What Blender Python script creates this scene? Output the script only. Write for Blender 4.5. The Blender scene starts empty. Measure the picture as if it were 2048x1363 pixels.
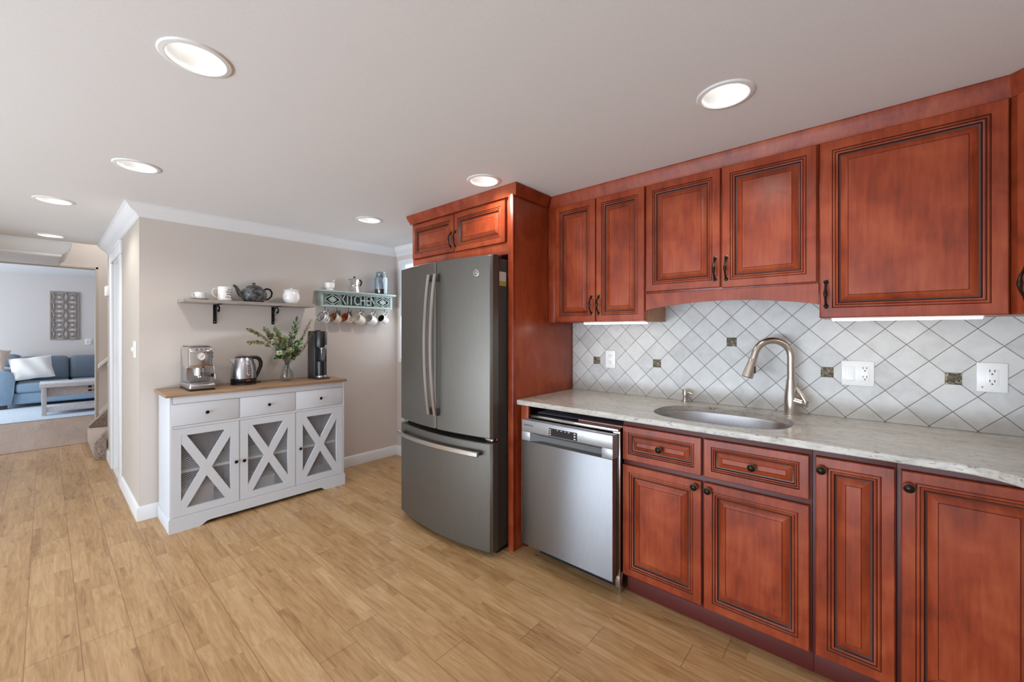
import bpy, bmesh, math, random
from mathutils import Vector, Matrix
random.seed(7)
C = bpy.context.scene
COL = C.collection
PI = math.pi

# ---------------------------------------------------------------- camera, world, large lights, exposure
YAW = math.radians(48.898)
FWD = Vector((-math.cos(YAW), math.sin(YAW), 0))
cam_d = bpy.data.cameras.new('camera')
cam = bpy.data.objects.new('camera', cam_d); COL.objects.link(cam)
cam_d.sensor_width = 36.0
cam_d.lens = 814.84 / 2048 * 36.0
cam_d.shift_y = (663.07 - 681.5) / 2048
cam_d.clip_start = 0.05
cam.location = (0, 0, 1.3239)
cam.rotation_euler = FWD.to_track_quat('-Z', 'Y').to_euler()
C.camera = cam

world = bpy.data.worlds.new('world'); C.world = world
world.use_nodes = True
wb = world.node_tree.nodes['Background']
wb.inputs[0].default_value = (0.85, 0.96, 1.10, 1); wb.inputs[1].default_value = 0.95

def area(name, loc, target, sx, sy, power, color=(1, 1, 1)):
    l = bpy.data.lights.new(name, 'AREA'); l.shape = 'RECTANGLE'; l.size = sx; l.size_y = sy
    l.energy = power; l.color = color
    o = bpy.data.objects.new(name, l); COL.objects.link(o); o.location = loc
    o.rotation_euler = (Vector(target) - Vector(loc)).to_track_quat('-Z', 'Y').to_euler()
    return o
area('kitchen_window_daylight', (-1.7, -3.62, 1.2), (-1.4, 2.0, 1.1), 2.6, 1.7, 45, (0.90, 0.97, 1.04))
area('ceiling_fill', (-1.8, -3.75, .30), (-1.8, .6, 2.6), 4.5, .6, 185, (0.80, 0.95, 1.13))  # unseen upward fill added to brighten the ceiling
area('side_window_daylight', (-3.56, 2.48, 1.55), (-3.5, 0.5, .6), .4, .9, 2.5, (.9, .97, 1.04))
_u = bpy.data.lights.new('stairwell_fill', 'POINT'); _u.energy = 26; _u.shadow_soft_size = .12; _u.color = (.95, .97, 1.0)
_uo = bpy.data.objects.new('stairwell_fill', _u); COL.objects.link(_uo); _uo.location = (-6.55, .75, 2.95)  # unseen fill lamp added to brighten the stairwell
area('living_window_daylight', (-9.9, -3.6, 1.35), (-10.0, 1.0, 0.8), 3.0, 1.5, 160, (0.84, 0.93, 1.03))
C.view_settings.view_transform = 'Standard'
C.view_settings.look = 'None'
C.view_settings.exposure = 0.10
C.view_settings.gamma = 1.0
C.view_settings.use_curve_mapping = False
CAN_W = 13.0        # watts of each recessed ceiling light
BAR_E = 10.0         # emission of the under-cabinet light bars

# ---------------------------------------------------------------- materials
def lin(c):
    return tuple(((v / 255) / 12.92 if v / 255 <= .04045 else ((v / 255 + .055) / 1.055) ** 2.4) for v in c) + (1,)
def newmat(name):
    m = bpy.data.materials.new(name); m.use_nodes = True
    return m, m.node_tree, m.node_tree.nodes['Principled BSDF']
def mat(name, rgb, rough=.5, metal=0, **k):
    m, nt, b = newmat(name)
    b.inputs['Base Color'].default_value = lin(rgb)
    b.inputs['Roughness'].default_value = rough
    b.inputs['Metallic'].default_value = metal
    for kk, v in k.items():
        b.inputs[kk.replace('_', ' ')].default_value = v
    return m
def N(nt, t, **k):
    n = nt.nodes.new(t)
    for kk, v in k.items(): setattr(n, kk, v)
    return n
def L(nt, a, b): nt.links.new(a, b)
def math_n(nt, op, a, b=None, c=None):
    n = N(nt, 'ShaderNodeMath', operation=op)
    for i, v in enumerate((a, b, c)):
        if v is None: continue
        if isinstance(v, (int, float)): n.inputs[i].default_value = v
        else: L(nt, v, n.inputs[i])
    return n.outputs[0]
def ramp(nt, fac, stops, interp='LINEAR'):
    n = N(nt, 'ShaderNodeValToRGB'); cr = n.color_ramp; cr.interpolation = interp
    while len(cr.elements) < len(stops): cr.elements.new(.5)
    for e, (p, c) in zip(cr.elements, stops): e.position = p; e.color = lin(c)
    L(nt, fac, n.inputs[0]); return n.outputs[0]
def mixc(nt, fac, a, b, mode='MIX'):
    n = N(nt, 'ShaderNodeMix', data_type='RGBA', blend_type=mode)
    for i, v in ((0, fac), (6, a), (7, b)):
        if isinstance(v, (int, float)): n.inputs[i].default_value = v
        elif isinstance(v, tuple): n.inputs[i].default_value = v
        else: L(nt, v, n.inputs[i])
    return n.outputs[2]
def noise(nt, vec, scale, detail=4, rough=.55, dist=0):
    n = N(nt, 'ShaderNodeTexNoise'); n.inputs['Scale'].default_value = scale
    n.inputs['Detail'].default_value = detail; n.inputs['Roughness'].default_value = rough
    n.inputs['Distortion'].default_value = dist
    if vec is not None: L(nt, vec, n.inputs['Vector'])
    return n.outputs[0]
def objco(nt, scale=(1, 1, 1), rot=(0, 0, 0)):
    t = N(nt, 'ShaderNodeTexCoord'); m = N(nt, 'ShaderNodeMapping')
    m.inputs['Scale'].default_value = scale; m.inputs['Rotation'].default_value = rot
    L(nt, t.outputs['Object'], m.inputs[0]); return m.outputs[0]
def bump(nt, b, h, strength=.2, dist=.01):
    n = N(nt, 'ShaderNodeBump'); n.inputs['Strength'].default_value = strength
    n.inputs['Distance'].default_value = dist
    L(nt, h, n.inputs['Height']); L(nt, n.outputs[0], b.inputs['Normal'])

def cherry(name, dark, mid, light, rough=.34, coat=.25):
    m, nt, b = newmat(name)
    grain = noise(nt, objco(nt, (26, 26, 2.2)), 3.0, 5, .6, .4)
    blot = noise(nt, objco(nt, (1, 1, .8)), 7.0, 3, .5, .6)
    f = math_n(nt, 'ADD', math_n(nt, 'MULTIPLY', grain, .35), math_n(nt, 'MULTIPLY', blot, .65))
    L(nt, ramp(nt, f, [(.28, dark), (.5, mid), (.72, light)]), b.inputs['Base Color'])
    b.inputs['Roughness'].default_value = rough
    b.inputs['Specular IOR Level'].default_value = .33
    b.inputs['Coat Weight'].default_value = coat; b.inputs['Coat Roughness'].default_value = .22
    return m
M = {}
M['cherry'] = cherry('cherry_wood', (98, 35, 15), (140, 56, 27), (164, 81, 46), .33, .10)
M['cherry_side'] = cherry('cherry_veneer', (118, 44, 20), (146, 62, 32), (166, 80, 44), .3, .15)
M['pale_side'] = cherry('light_cabinet_side', (176, 120, 82), (196, 142, 102), (208, 156, 116), .4, .1)  # paler wood tone for one cabinet side
M['glaze'] = mat('dark_glaze', (58, 20, 12), .4)
M['toe'] = mat('toe_board_cherry', (84, 26, 20), .5)
M['cavity'] = mat('dark_cavity', (14, 12, 12), .9)

def floor_mat(name, cols, plank=True):
    m, nt, b = newmat(name)
    t = N(nt, 'ShaderNodeTexCoord'); s = N(nt, 'ShaderNodeSeparateXYZ'); L(nt, t.outputs['Object'], s.inputs[0])
    X, Y = s.outputs[0], s.outputs[1]
    W, LEN = .155, 1.15
    ry = math_n(nt, 'DIVIDE', math_n(nt, 'ADD', Y, 20.05), W); row = math_n(nt, 'FLOOR', ry)
    wn = N(nt, 'ShaderNodeTexWhiteNoise', noise_dimensions='1D'); L(nt, row, wn.inputs['W'])
    cx = math_n(nt, 'DIVIDE', math_n(nt, 'ADD', math_n(nt, 'ADD', X, 30), math_n(nt, 'MULTIPLY', wn.outputs['Value'], 5)), LEN)
    col = math_n(nt, 'FLOOR', cx)
    fy = math_n(nt, 'FRACT', ry); fx = math_n(nt, 'FRACT', cx)
    cv = N(nt, 'ShaderNodeCombineXYZ'); L(nt, row, cv.inputs[0]); L(nt, col, cv.inputs[1])
    pid = N(nt, 'ShaderNodeTexWhiteNoise', noise_dimensions='3D'); L(nt, cv.outputs[0], pid.inputs['Vector'])
    # each board is printed as two or three narrower strips with their own tone
    strip = math_n(nt, 'FLOOR', math_n(nt, 'MULTIPLY', math_n(nt, 'ADD', fy, math_n(nt, 'MULTIPLY', pid.outputs['Value'], .45)), 2.0))
    sx = math_n(nt, 'FLOOR', math_n(nt, 'ADD', math_n(nt, 'MULTIPLY', X, 1.9), math_n(nt, 'MULTIPLY', strip, 3.7)))
    cv2 = N(nt, 'ShaderNodeCombineXYZ'); L(nt, math_n(nt, 'ADD', row, math_n(nt, 'MULTIPLY', strip, .37)), cv2.inputs[0]); L(nt, sx, cv2.inputs[1])
    sid = N(nt, 'ShaderNodeTexWhiteNoise', noise_dimensions='3D'); L(nt, cv2.outputs[0], sid.inputs['Vector'])
    # grain coordinates shifted per board
    off = N(nt, 'ShaderNodeVectorMath', operation='MULTIPLY_ADD'); L(nt, sid.outputs['Color'], off.inputs[0]); off.inputs[1].default_value = (9, 9, 9)
    L(nt, t.outputs['Object'], off.inputs[2])
    mp = N(nt, 'ShaderNodeMapping'); mp.inputs['Scale'].default_value = (1.6, 15, 1); L(nt, off.outputs[0], mp.inputs[0])
    g = noise(nt, mp.outputs[0], 2.6, 6, .62, 1.1)
    mp2 = N(nt, 'ShaderNodeMapping'); mp2.inputs['Scale'].default_value = (5, 90, 1); L(nt, off.outputs[0], mp2.inputs[0])
    g2 = noise(nt, mp2.outputs[0], 2.0, 3, .6)
    f = math_n(nt, 'ADD', math_n(nt, 'MULTIPLY', g, .62), math_n(nt, 'MULTIPLY', g2, .2))
    f = math_n(nt, 'ADD', f, math_n(nt, 'MULTIPLY', sid.outputs['Value'], .15))
    f = math_n(nt, 'ADD', f, math_n(nt, 'MULTIPLY', pid.outputs['Value'], .06))
    c = ramp(nt, f, [(.30, cols[0]), (.44, cols[1]), (.56, cols[2]), (.74, cols[3])])
    # dark mineral streaks and knots
    mp3 = N(nt, 'ShaderNodeMapping'); mp3.inputs['Scale'].default_value = (2.2, 17, 1); L(nt, off.outputs[0], mp3.inputs[0])
    st = noise(nt, mp3.outputs[0], 1.5, 3, .55, .6)
    c = mixc(nt, math_n(nt, 'MULTIPLY', ramp(nt, st, [(.64, (0, 0, 0)), (.73, (255, 255, 255))]), .45), c, lin(cols[4]))
    vo = N(nt, 'ShaderNodeTexVoronoi'); vo.inputs['Scale'].default_value = 2.3
    mp4 = N(nt, 'ShaderNodeMapping'); mp4.inputs['Scale'].default_value = (1, 1.7, 1); L(nt, t.outputs['Object'], mp4.inputs[0]); L(nt, mp4.outputs[0], vo.inputs['Vector'])
    kn = ramp(nt, vo.outputs['Distance'], [(.018, (255, 255, 255)), (.05, (0, 0, 0))])
    c = mixc(nt, math_n(nt, 'MULTIPLY', kn, .6), c, lin((84, 52, 28)))
    if plank:
        e1 = math_n(nt, 'LESS_THAN', math_n(nt, 'MINIMUM', fy, math_n(nt, 'SUBTRACT', 1, fy)), .009)
        e2 = math_n(nt, 'LESS_THAN', math_n(nt, 'MINIMUM', fx, math_n(nt, 'SUBTRACT', 1, fx)), .0014)
        e = math_n(nt, 'MAXIMUM', e1, e2)
        c = mixc(nt, math_n(nt, 'MULTIPLY', e, .55), c, lin((86, 56, 30)))
    L(nt, c, b.inputs['Base Color'])
    b.inputs['Roughness'].default_value = .40
    b.inputs['Specular IOR Level'].default_value = .42
    bump(nt, b, g2, .05, .002)
    return m
M['floor'] = floor_mat('laminate_planks', [(138, 100, 60), (172, 134, 90), (188, 151, 106), (206, 173, 131), (120, 84, 52)])
M['floor2'] = floor_mat('hall_laminate', [(150, 124, 104), (172, 146, 126), (180, 154, 134), (190, 166, 148), (150, 122, 104)], False)

def wall_mat(name, rgb, rough=.75, var=.02):
    m, nt, b = newmat(name)
    n = noise(nt, objco(nt), 160, 3, .6)
    d = tuple(int(v * (1 - var)) for v in rgb)
    L(nt, ramp(nt, n, [(.3, d), (.7, rgb)]), b.inputs['Base Color'])
    b.inputs['Roughness'].default_value = rough
    bump(nt, b, n, .05, .002)
    return m
M['wall'] = wall_mat('beige_wall_paint', (207, 197, 189))
M['wall_hall'] = wall_mat('cream_hall_paint', (188, 178, 166))
M['wall_living'] = wall_mat('living_wall_paint', (212, 206, 204))
M['ceil'] = wall_mat('ceiling_paint', (226, 225, 224), .9)
M['trim'] = mat('white_trim_paint', (226, 226, 226), .4)
M['white'] = mat('white_furniture_paint', (206, 209, 214), .45)
M['plastic'] = mat('white_plastic', (232, 232, 230), .3)
M['slot'] = mat('dark_slot', (40, 36, 34), .6)

def tile_mat():
    m, nt, b = newmat('diagonal_stone_tile')
    t = N(nt, 'ShaderNodeTexCoord'); s = N(nt, 'ShaderNodeSeparateXYZ'); L(nt, t.outputs['Object'], s.inputs[0])
    dx = math_n(nt, 'ADD', s.outputs[0], .987); dz = math_n(nt, 'SUBTRACT', s.outputs[2], 1.1275)
    D = .1397
    p = math_n(nt, 'DIVIDE', math_n(nt, 'ADD', dx, dz), D); q = math_n(nt, 'DIVIDE', math_n(nt, 'SUBTRACT', dx, dz), D)
    p = math_n(nt, 'ADD', p, 50); q = math_n(nt, 'ADD', q, 50)
    cv = N(nt, 'ShaderNodeCombineXYZ'); L(nt, math_n(nt, 'FLOOR', p), cv.inputs[0]); L(nt, math_n(nt, 'FLOOR', q), cv.inputs[1])
    wn = N(nt, 'ShaderNodeTexWhiteNoise', noise_dimensions='3D'); L(nt, cv.outputs[0], wn.inputs['Vector'])
    n = noise(nt, t.outputs['Object'], 14, 4, .6, .4)
    f = math_n(nt, 'ADD', math_n(nt, 'MULTIPLY', n, .7), math_n(nt, 'MULTIPLY', wn.outputs['Value'], .3))
    c = ramp(nt, f, [(.25, (178, 177, 174)), (.5, (196, 196, 193)), (.8, (210, 210, 206))])
    fp = math_n(nt, 'FRACT', p); fq = math_n(nt, 'FRACT', q)
    ed = math_n(nt, 'MINIMUM', math_n(nt, 'MINIMUM', fp, math_n(nt, 'SUBTRACT', 1, fp)), math_n(nt, 'MINIMUM', fq, math_n(nt, 'SUBTRACT', 1, fq)))
    g = math_n(nt, 'LESS_THAN', ed, .011)
    L(nt, mixc(nt, g, c, lin((84, 74, 66))), b.inputs['Base Color'])
    b.inputs['Roughness'].default_value = .42
    sm = N(nt, 'ShaderNodeMapRange'); sm.inputs[1].default_value = .006; sm.inputs[2].default_value = .03; L(nt, ed, sm.inputs[0])
    bump(nt, b, sm.outputs[0], .4, .002)
    return m
M['tile'] = tile_mat()
def accent_mat():
    m, nt, b = newmat('embossed_bronze_tile')
    n = noise(nt, objco(nt, (1, 1, 1.6)), 70, 2, .5, 1.2)
    L(nt, ramp(nt, n, [(.4, (74, 66, 54)), (.55, (112, 102, 84)), (.68, (160, 150, 124))]), b.inputs['Base Color'])
    b.inputs['Metallic'].default_value = .4; b.inputs['Roughness'].default_value = .42
    bump(nt, b, n, .9, .006)
    return m
M['accent'] = accent_mat()
def granite():
    m, nt, b = newmat('grey_granite')
    a = noise(nt, objco(nt, (16, 70, 50)), 1.5, 5, .7, .6)
    c1 = noise(nt, objco(nt, (3, 9, 8)), 2.5, 3, .55, .6)
    f = math_n(nt, 'ADD', math_n(nt, 'MULTIPLY', a, .6), math_n(nt, 'MULTIPLY', c1, .4))
    c = ramp(nt, f, [(.28, (136, 130, 120)), (.42, (172, 168, 158)), (.56, (190, 187, 179)), (.72, (206, 204, 198))])
    d = noise(nt, objco(nt, (12, 24, 34)), 3.0, 4, .6, .8)
    c = mixc(nt, math_n(nt, 'MULTIPLY', ramp(nt, d, [(.60, (0, 0, 0)), (.655, (255, 255, 255))]), .7), c, lin((86, 68, 62)))
    L(nt, c, b.inputs['Base Color']); b.inputs['Roughness'].default_value = .16
    return m
M['granite'] = granite()
def steel(name, rgb, rough=.3, axis=(1, 1, 60), aniso=.5, metal=1.0):
    m, nt, b = newmat(name)
    n = noise(nt, objco(nt, axis), 12, 2, .5)
    d = tuple(int(v * .93) for v in rgb)
    L(nt, ramp(nt, n, [(.3, d), (.7, rgb)]), b.inputs['Base Color'])
    b.inputs['Metallic'].default_value = metal
    mr = N(nt, 'ShaderNodeMapRange'); mr.inputs[3].default_value = rough * .85; mr.inputs[4].default_value = rough * 1.15; L(nt, n, mr.inputs[0])
    L(nt, mr.outputs[0], b.inputs['Roughness'])
    b.inputs['Anisotropic'].default_value = aniso
    if aniso > .3:
        tg = N(nt, 'ShaderNodeTangent', direction_type='RADIAL', axis='Z'); L(nt, tg.outputs[0], b.inputs['Tangent']); b.inputs['Anisotropic Rotation'].default_value = .25
    return m
M['slate'] = steel('slate_steel', (110, 106, 99), .46, (60, 60, 1), .3, .85)
M['steel'] = steel('stainless_steel', (196, 196, 200), .3, (60, 60, 1), .4)
M['steel_door'] = steel('brushed_steel_door', (150, 151, 154), .44, (60, 60, 1), .85)
M['steel_face'] = steel('grey_control_steel', (168, 168, 170), .4, (1, 1, 60), .2, .6)
M['nickel'] = mat('brushed_nickel', (196, 187, 176), .3, 1)
M['chrome'] = mat('chrome', (214, 214, 214), .14, 1)
M['handle_steel'] = mat('satin_steel', (206, 204, 200), .28, 1)
M['black'] = mat('black_plastic', (24, 24, 26), .35)
M['blackm'] = mat('black_metal', (30, 27, 26), .4, .6)
M['case'] = steel('dark_grey_case', (62, 60, 58), .5, (40, 40, 40), 0, .2)
M['bronze'] = mat('oil_rubbed_bronze', (52, 46, 42), .32, .85)
M['bronze_edge'] = mat('worn_copper_edge', (136, 104, 84), .35, .8)
def oak(name, cols, sc=(20, 2, 20)):
    m, nt, b = newmat(name)
    n = noise(nt, objco(nt, sc), 3, 5, .6, .5)
    L(nt, ramp(nt, n, [(.3, cols[0]), (.55, cols[1]), (.75, cols[2])]), b.inputs['Base Color'])
    b.inputs['Roughness'].default_value = .5
    return m
M['oak'] = oak('oak_top', [(128, 98, 72), (158, 126, 96), (178, 148, 116)], (2, 24, 24))
M['greywood'] = oak('grey_shelf_wood', [(128, 118, 112), (156, 146, 138), (172, 162, 154)], (2, 24, 24))
M['artwood'] = oak('driftwood', [(132, 120, 114), (154, 142, 136), (170, 158, 152)])
M['tablewood'] = oak('washed_grey_wood', [(190, 188, 190), (210, 208, 210), (222, 222, 224)])
M['tableapron'] = oak('pale_plank', [(166, 156, 154), (190, 180, 178), (204, 196, 194)], (20, 2, 20))
M['sage'] = mat('sage_paint', (158, 174, 168), .55)
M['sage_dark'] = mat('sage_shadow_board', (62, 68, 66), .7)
M['china'] = mat('white_china', (232, 230, 228), .18, Coat_Weight=.5)
M['china_pink'] = mat('pinkish_china', (222, 206, 196), .25)
M['cream'] = mat('cream_stoneware', (224, 214, 202), .35)
M['stone_beige'] = mat('speckled_beige', (206, 188, 172), .4)
M['mug_brown'] = mat('tan_glaze', (170, 128, 96), .3)
M['mug_orange'] = mat('rust_glaze', (178, 92, 58), .3)
M['mug_dark'] = mat('dark_olive_glaze', (54, 54, 42), .3)
M['mug_grey'] = mat('pale_grey_glaze', (190, 186, 182), .3)
M['ink'] = mat('black_ink', (30, 30, 34), .6)
def pewter():
    m, nt, b = newmat('dark_relief_glaze')
    n = noise(nt, objco(nt), 26, 4, .6, 1.4)
    L(nt, ramp(nt, n, [(.35, (46, 46, 48)), (.55, (92, 92, 94)), (.7, (138, 138, 138))]), b.inputs['Base Color'])
    b.inputs['Roughness'].default_value = .4; b.inputs['Metallic'].default_value = .3
    bump(nt, b, n, .7, .01)
    return m
M['pewter'] = pewter()
def clear(name, tint, gl=.10):
    m = bpy.data.materials.new(name); m.use_nodes = True; nt = m.node_tree; nt.nodes.clear()
    o = N(nt, 'ShaderNodeOutputMaterial'); mx = N(nt, 'ShaderNodeMixShader'); tr = N(nt, 'ShaderNodeBsdfTransparent'); g = N(nt, 'ShaderNodeBsdfGlossy'); fr = N(nt, 'ShaderNodeLayerWeight')
    tr.inputs[0].default_value = lin(tint); g.inputs['Roughness'].default_value = .03; fr.inputs[0].default_value = .35
    L(nt, math_n(nt, 'ADD', math_n(nt, 'MULTIPLY', fr.outputs['Facing'], .35), gl * .5), mx.inputs[0]); L(nt, tr.outputs[0], mx.inputs[1]); L(nt, g.outputs[0], mx.inputs[2]); L(nt, mx.outputs[0], o.inputs[0])
    return m
def glass(name, col=(240, 244, 246), rough=.02, ior=1.45):
    m, nt, b = newmat(name)
    b.inputs['Base Color'].default_value = lin(col); b.inputs['Roughness'].default_value = rough
    b.inputs['Transmission Weight'].default_value = 1; b.inputs['IOR'].default_value = ior
    return m
M['glass'] = clear('clear_glass', (246, 248, 248)); M['glass_blue'] = clear('bluish_glass', (232, 238, 244), .16)
M['coffee'] = mat('ground_coffee', (40, 28, 24), .9)
M['water'] = glass('vase_water', (226, 226, 206), .02, 1.33)
def leafm(name, a, b_, c):
    m, nt, b = newmat(name)
    n = noise(nt, objco(nt), 30, 2, .5)
    L(nt, ramp(nt, n, [(.35, a), (.5, b_), (.66, c)]), b.inputs['Base Color'])
    b.inputs['Roughness'].default_value = .5
    return m
M['euc'] = leafm('eucalyptus_leaf', (104, 114, 80), (146, 158, 122), (184, 194, 166))
M['euc_brown'] = leafm('dry_olive_leaf', (112, 92, 60), (140, 126, 82), (172, 164, 110))
M['leaf'] = leafm('glossy_green_leaf', (32, 66, 34), (52, 100, 46), (88, 136, 64))
M['stem'] = mat('green_stem', (92, 86, 58), .6)
def emis(name, rgb, s):
    m, nt, b = newmat(name)
    b.inputs['Base Color'].default_value = lin(rgb); b.inputs['Emission Color'].default_value = lin(rgb); b.inputs['Emission Strength'].default_value = s
    return m
M['lamp'] = emis('lamp_disc', (255, 255, 253), 2.2)
M['bar'] = emis('light_bar_diffuser', (255, 248, 238), BAR_E)
M['can'] = mat('lamp_reflector_white', (226, 226, 224), .5)
M['paper'] = mat('paper_label', (206, 204, 196), .6)
M['paper_y'] = mat('yellow_label', (176, 160, 60), .6)
def fabric(name, a, b_, sc=120):
    m, nt, b = newmat(name)
    n = noise(nt, objco(nt), sc, 3, .7)
    L(nt, ramp(nt, n, [(.3, a), (.7, b_)]), b.inputs['Base Color'])
    b.inputs['Roughness'].default_value = .95
    b.inputs['Sheen Weight'].default_value = .2
    bump(nt, b, n, .2, .004)
    return m
M['sofa'] = fabric('blue_sofa_fabric', (126, 150, 172), (152, 177, 198))
M['sofa_back'] = fabric('grey_blue_sofa_fabric', (102, 114, 128), (126, 138, 152))
M['pillow'] = fabric('cream_pillow', (226, 224, 222), (242, 240, 238))
M['pillow2'] = fabric('peach_pillow', (206, 184, 170), (222, 202, 190))
M['rug'] = fabric('pale_blue_rug', (186, 204, 220), (214, 226, 238), 30)
M['carpet'] = fabric('shaded_stair_carpet', (96, 80, 72), (182, 162, 148), 70)  # darker copy of the stair carpet, side shade put into its colour
M['carpet_top'] = fabric('stair_tread_carpet', (160, 140, 124), (186, 166, 150), 90)
M['pocket'] = mat('shaded_pocket_plastic', (92, 92, 90), .6)  # shade of the handle recess put into the colour
M['copper'] = mat('pale_copper_strip', (196, 140, 124), .5)
M['insul'] = mat('grey_insulation_felt', (74, 66, 78), .9)
M['display'] = mat('black_display', (36, 38, 44), .15)
M['display_white'] = mat('white_icon_ink', (220, 222, 224), .5)
M['grey_ink'] = mat('grey_icon_ink', (128, 128, 130), .5)
M['mesh'] = mat('pale_mesh_metal', (196, 196, 200), .45)
M['back_shade'] = mat('shaded_back_board', (74, 70, 68), .8)  # shade inside the sideboard put into the back board colour
M['kick'] = mat('black_kick_plate', (16, 17, 20), .9)
M['sky_pane'] = emis('bright_window_pane', (206, 220, 232), .75)

# ---------------------------------------------------------------- mesh helpers
class MB:
    def __init__(s): s.bm = bmesh.new()
    def _new(s, verts, faces, mi=0):
        vs = [s.bm.verts.new(v) for v in verts]; out = []
        for f in faces:
            try:
                fa = s.bm.faces.new([vs[i] for i in f]); fa.material_index = mi; out.append(fa)
            except ValueError: pass
        return vs, out
    def box(s, x0, x1, y0, y1, z0, z1, bev=0, seg=2, mi=0):
        if x0 > x1: x0, x1 = x1, x0
        if y0 > y1: y0, y1 = y1, y0
        if z0 > z1: z0, z1 = z1, z0
        vs, fs = s._new([(x0, y0, z0), (x1, y0, z0), (x1, y1, z0), (x0, y1, z0), (x0, y0, z1), (x1, y0, z1), (x1, y1, z1), (x0, y1, z1)],
                        [(0, 3, 2, 1), (4, 5, 6, 7), (0, 1, 5, 4), (1, 2, 6, 5), (2, 3, 7, 6), (3, 0, 4, 7)], mi)
        if bev:
            es = list({e for f in fs for e in f.edges})
            r = bmesh.ops.bevel(s.bm, geom=es, offset=bev, segments=seg, affect='EDGES', profile=.5)
            for f in r['faces']: f.material_index = mi
        return s
    def prism(s, pts, axis, a, b, mi=0, bev=0):
        """polygon of 2-D points, extruded along axis from a to b (x: (y,z), y: (x,z), z: (x,y))"""
        def P(p, t): return {'x': (t, p[0], p[1]), 'y': (p[0], t, p[1]), 'z': (p[0], p[1], t)}[axis]
        n = len(pts)
        vs, fs = s._new([P(p, a) for p in pts] + [P(p, b) for p in pts],
                        [tuple(range(n)), tuple(range(2 * n - 1, n - 1, -1))] + [(i, i + n, (i + 1) % n + n, (i + 1) % n) for i in range(n)], mi)
        if bev:
            es = list({e for f in fs for e in f.edges})
            bmesh.ops.bevel(s.bm, geom=es, offset=bev, segments=2, affect='EDGES', profile=.5)
        return s
    def loft(s, rings, mi=0, closed=True, cap0=True, cap1=True):
        n = len(rings[0]); base = len(s.bm.verts)
        vs = [[s.bm.verts.new(p) for p in r] for r in rings]
        for i in range(len(vs) - 1):
            for j in range(n if closed else n - 1):
                k = (j + 1) % n
                try:
                    f = s.bm.faces.new((vs[i][j], vs[i][k], vs[i + 1][k], vs[i + 1][j])); f.material_index = mi[i] if isinstance(mi, list) else mi
                except ValueError: pass
        m0 = mi[0] if isinstance(mi, list) else mi; m1 = mi[-1] if isinstance(mi, list) else mi
        if cap0:
            f = s.bm.faces.new(vs[0][::-1]); f.material_index = m0
        if cap1:
            f = s.bm.faces.new(vs[-1]); f.material_index = m1
        return s
    def lathe(s, prof, c=(0, 0, 0), n=32, sx=1, sy=1, mi=0, cap0=True, cap1=True, mat4=None):
        rings = []
        for r, z in prof:
            r = max(r, .0002)
            ring = [Vector((c[0] + sx * r * math.cos(2 * PI * k / n), c[1] + sy * r * math.sin(2 * PI * k / n), c[2] + z)) for k in range(n)]
            if mat4 is not None: ring = [mat4 @ v for v in ring]
            rings.append(ring)
        return s.loft(rings, mi, True, cap0, cap1)
    def tube(s, pts, r, n=10, mi=0, flat=1.0, cap=True):
        pts = [Vector(p) for p in pts]; m = len(pts)
        rr = r if isinstance(r, (list, tuple)) else [r] * m
        up = None; rings = []
        for i, p in enumerate(pts):
            d = (pts[min(i + 1, m - 1)] - pts[max(i - 1, 0)]).normalized()
            if up is None:
                up = Vector((0, 0, 1)) if abs(d.z) < .9 else Vector((0, 1, 0))
            u = (up - d * up.dot(d))
            if u.length < 1e-5: u = d.orthogonal()
            u.normalize(); v = d.cross(u); up = u
            rings.append([p + rr[i] * (math.cos(2 * PI * k / n) * u * flat + math.sin(2 * PI * k / n) * v) for k in range(n)])
        return s.loft(rings, mi, True, cap, cap)
    def cyl(s, p0, p1, r0, r1=None, n=24, mi=0):
        return s.tube([p0, p1], [r0, r0 if r1 is None else r1], n, mi)
    def ball(s, c, rx, ry=None, rz=None, n=20, m=12, mi=0):
        ry = rx if ry is None else ry; rz = rx if rz is None else rz
        rings = []
        for i in range(m + 1):
            a = -PI / 2 + PI * i / m; q = max(math.cos(a), .004)
            rings.append([(c[0] + rx * q * math.cos(2 * PI * k / n), c[1] + ry * q * math.sin(2 * PI * k / n), c[2] + rz * math.sin(a)) for k in range(n)])
        return s.loft(rings, mi)
    def quad(s, a, b, c, d, mi=0):
        s._new([a, b, c, d], [(0, 1, 2, 3)], mi); return s
    def xform(s, mtx):
        bmesh.ops.transform(s.bm, matrix=mtx, verts=s.bm.verts); return s
    def merge_text(s, body, size, depth, mtx, mi=0, shear=0, align='CENTER', spacing=1.0, bend=None):
        cu = bpy.data.curves.new('lettering', 'FONT'); cu.body = body; cu.size = size; cu.extrude = depth / 2; cu.align_x = align; cu.align_y = 'CENTER'
        cu.shear = shear; cu.space_character = spacing; cu.resolution_u = 3
        o = bpy.data.objects.new('lettering', cu); COL.objects.link(o)
        dg = bpy.context.evaluated_depsgraph_get(); dg.update()
        me = bpy.data.meshes.new_from_object(o.evaluated_get(dg))
        bpy.data.objects.remove(o); bpy.data.curves.remove(cu)
        nv = len(s.bm.verts); nf = len(s.bm.faces)
        s.bm.from_mesh(me); bpy.data.meshes.remove(me)
        s.bm.verts.ensure_lookup_table(); s.bm.faces.ensure_lookup_table()
        for v in s.bm.verts[nv:]:
            if bend: v.co = bend(v.co)
            v.co = mtx @ v.co
        for f in s.bm.faces[nf:]: f.material_index = mi
        return s
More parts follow.
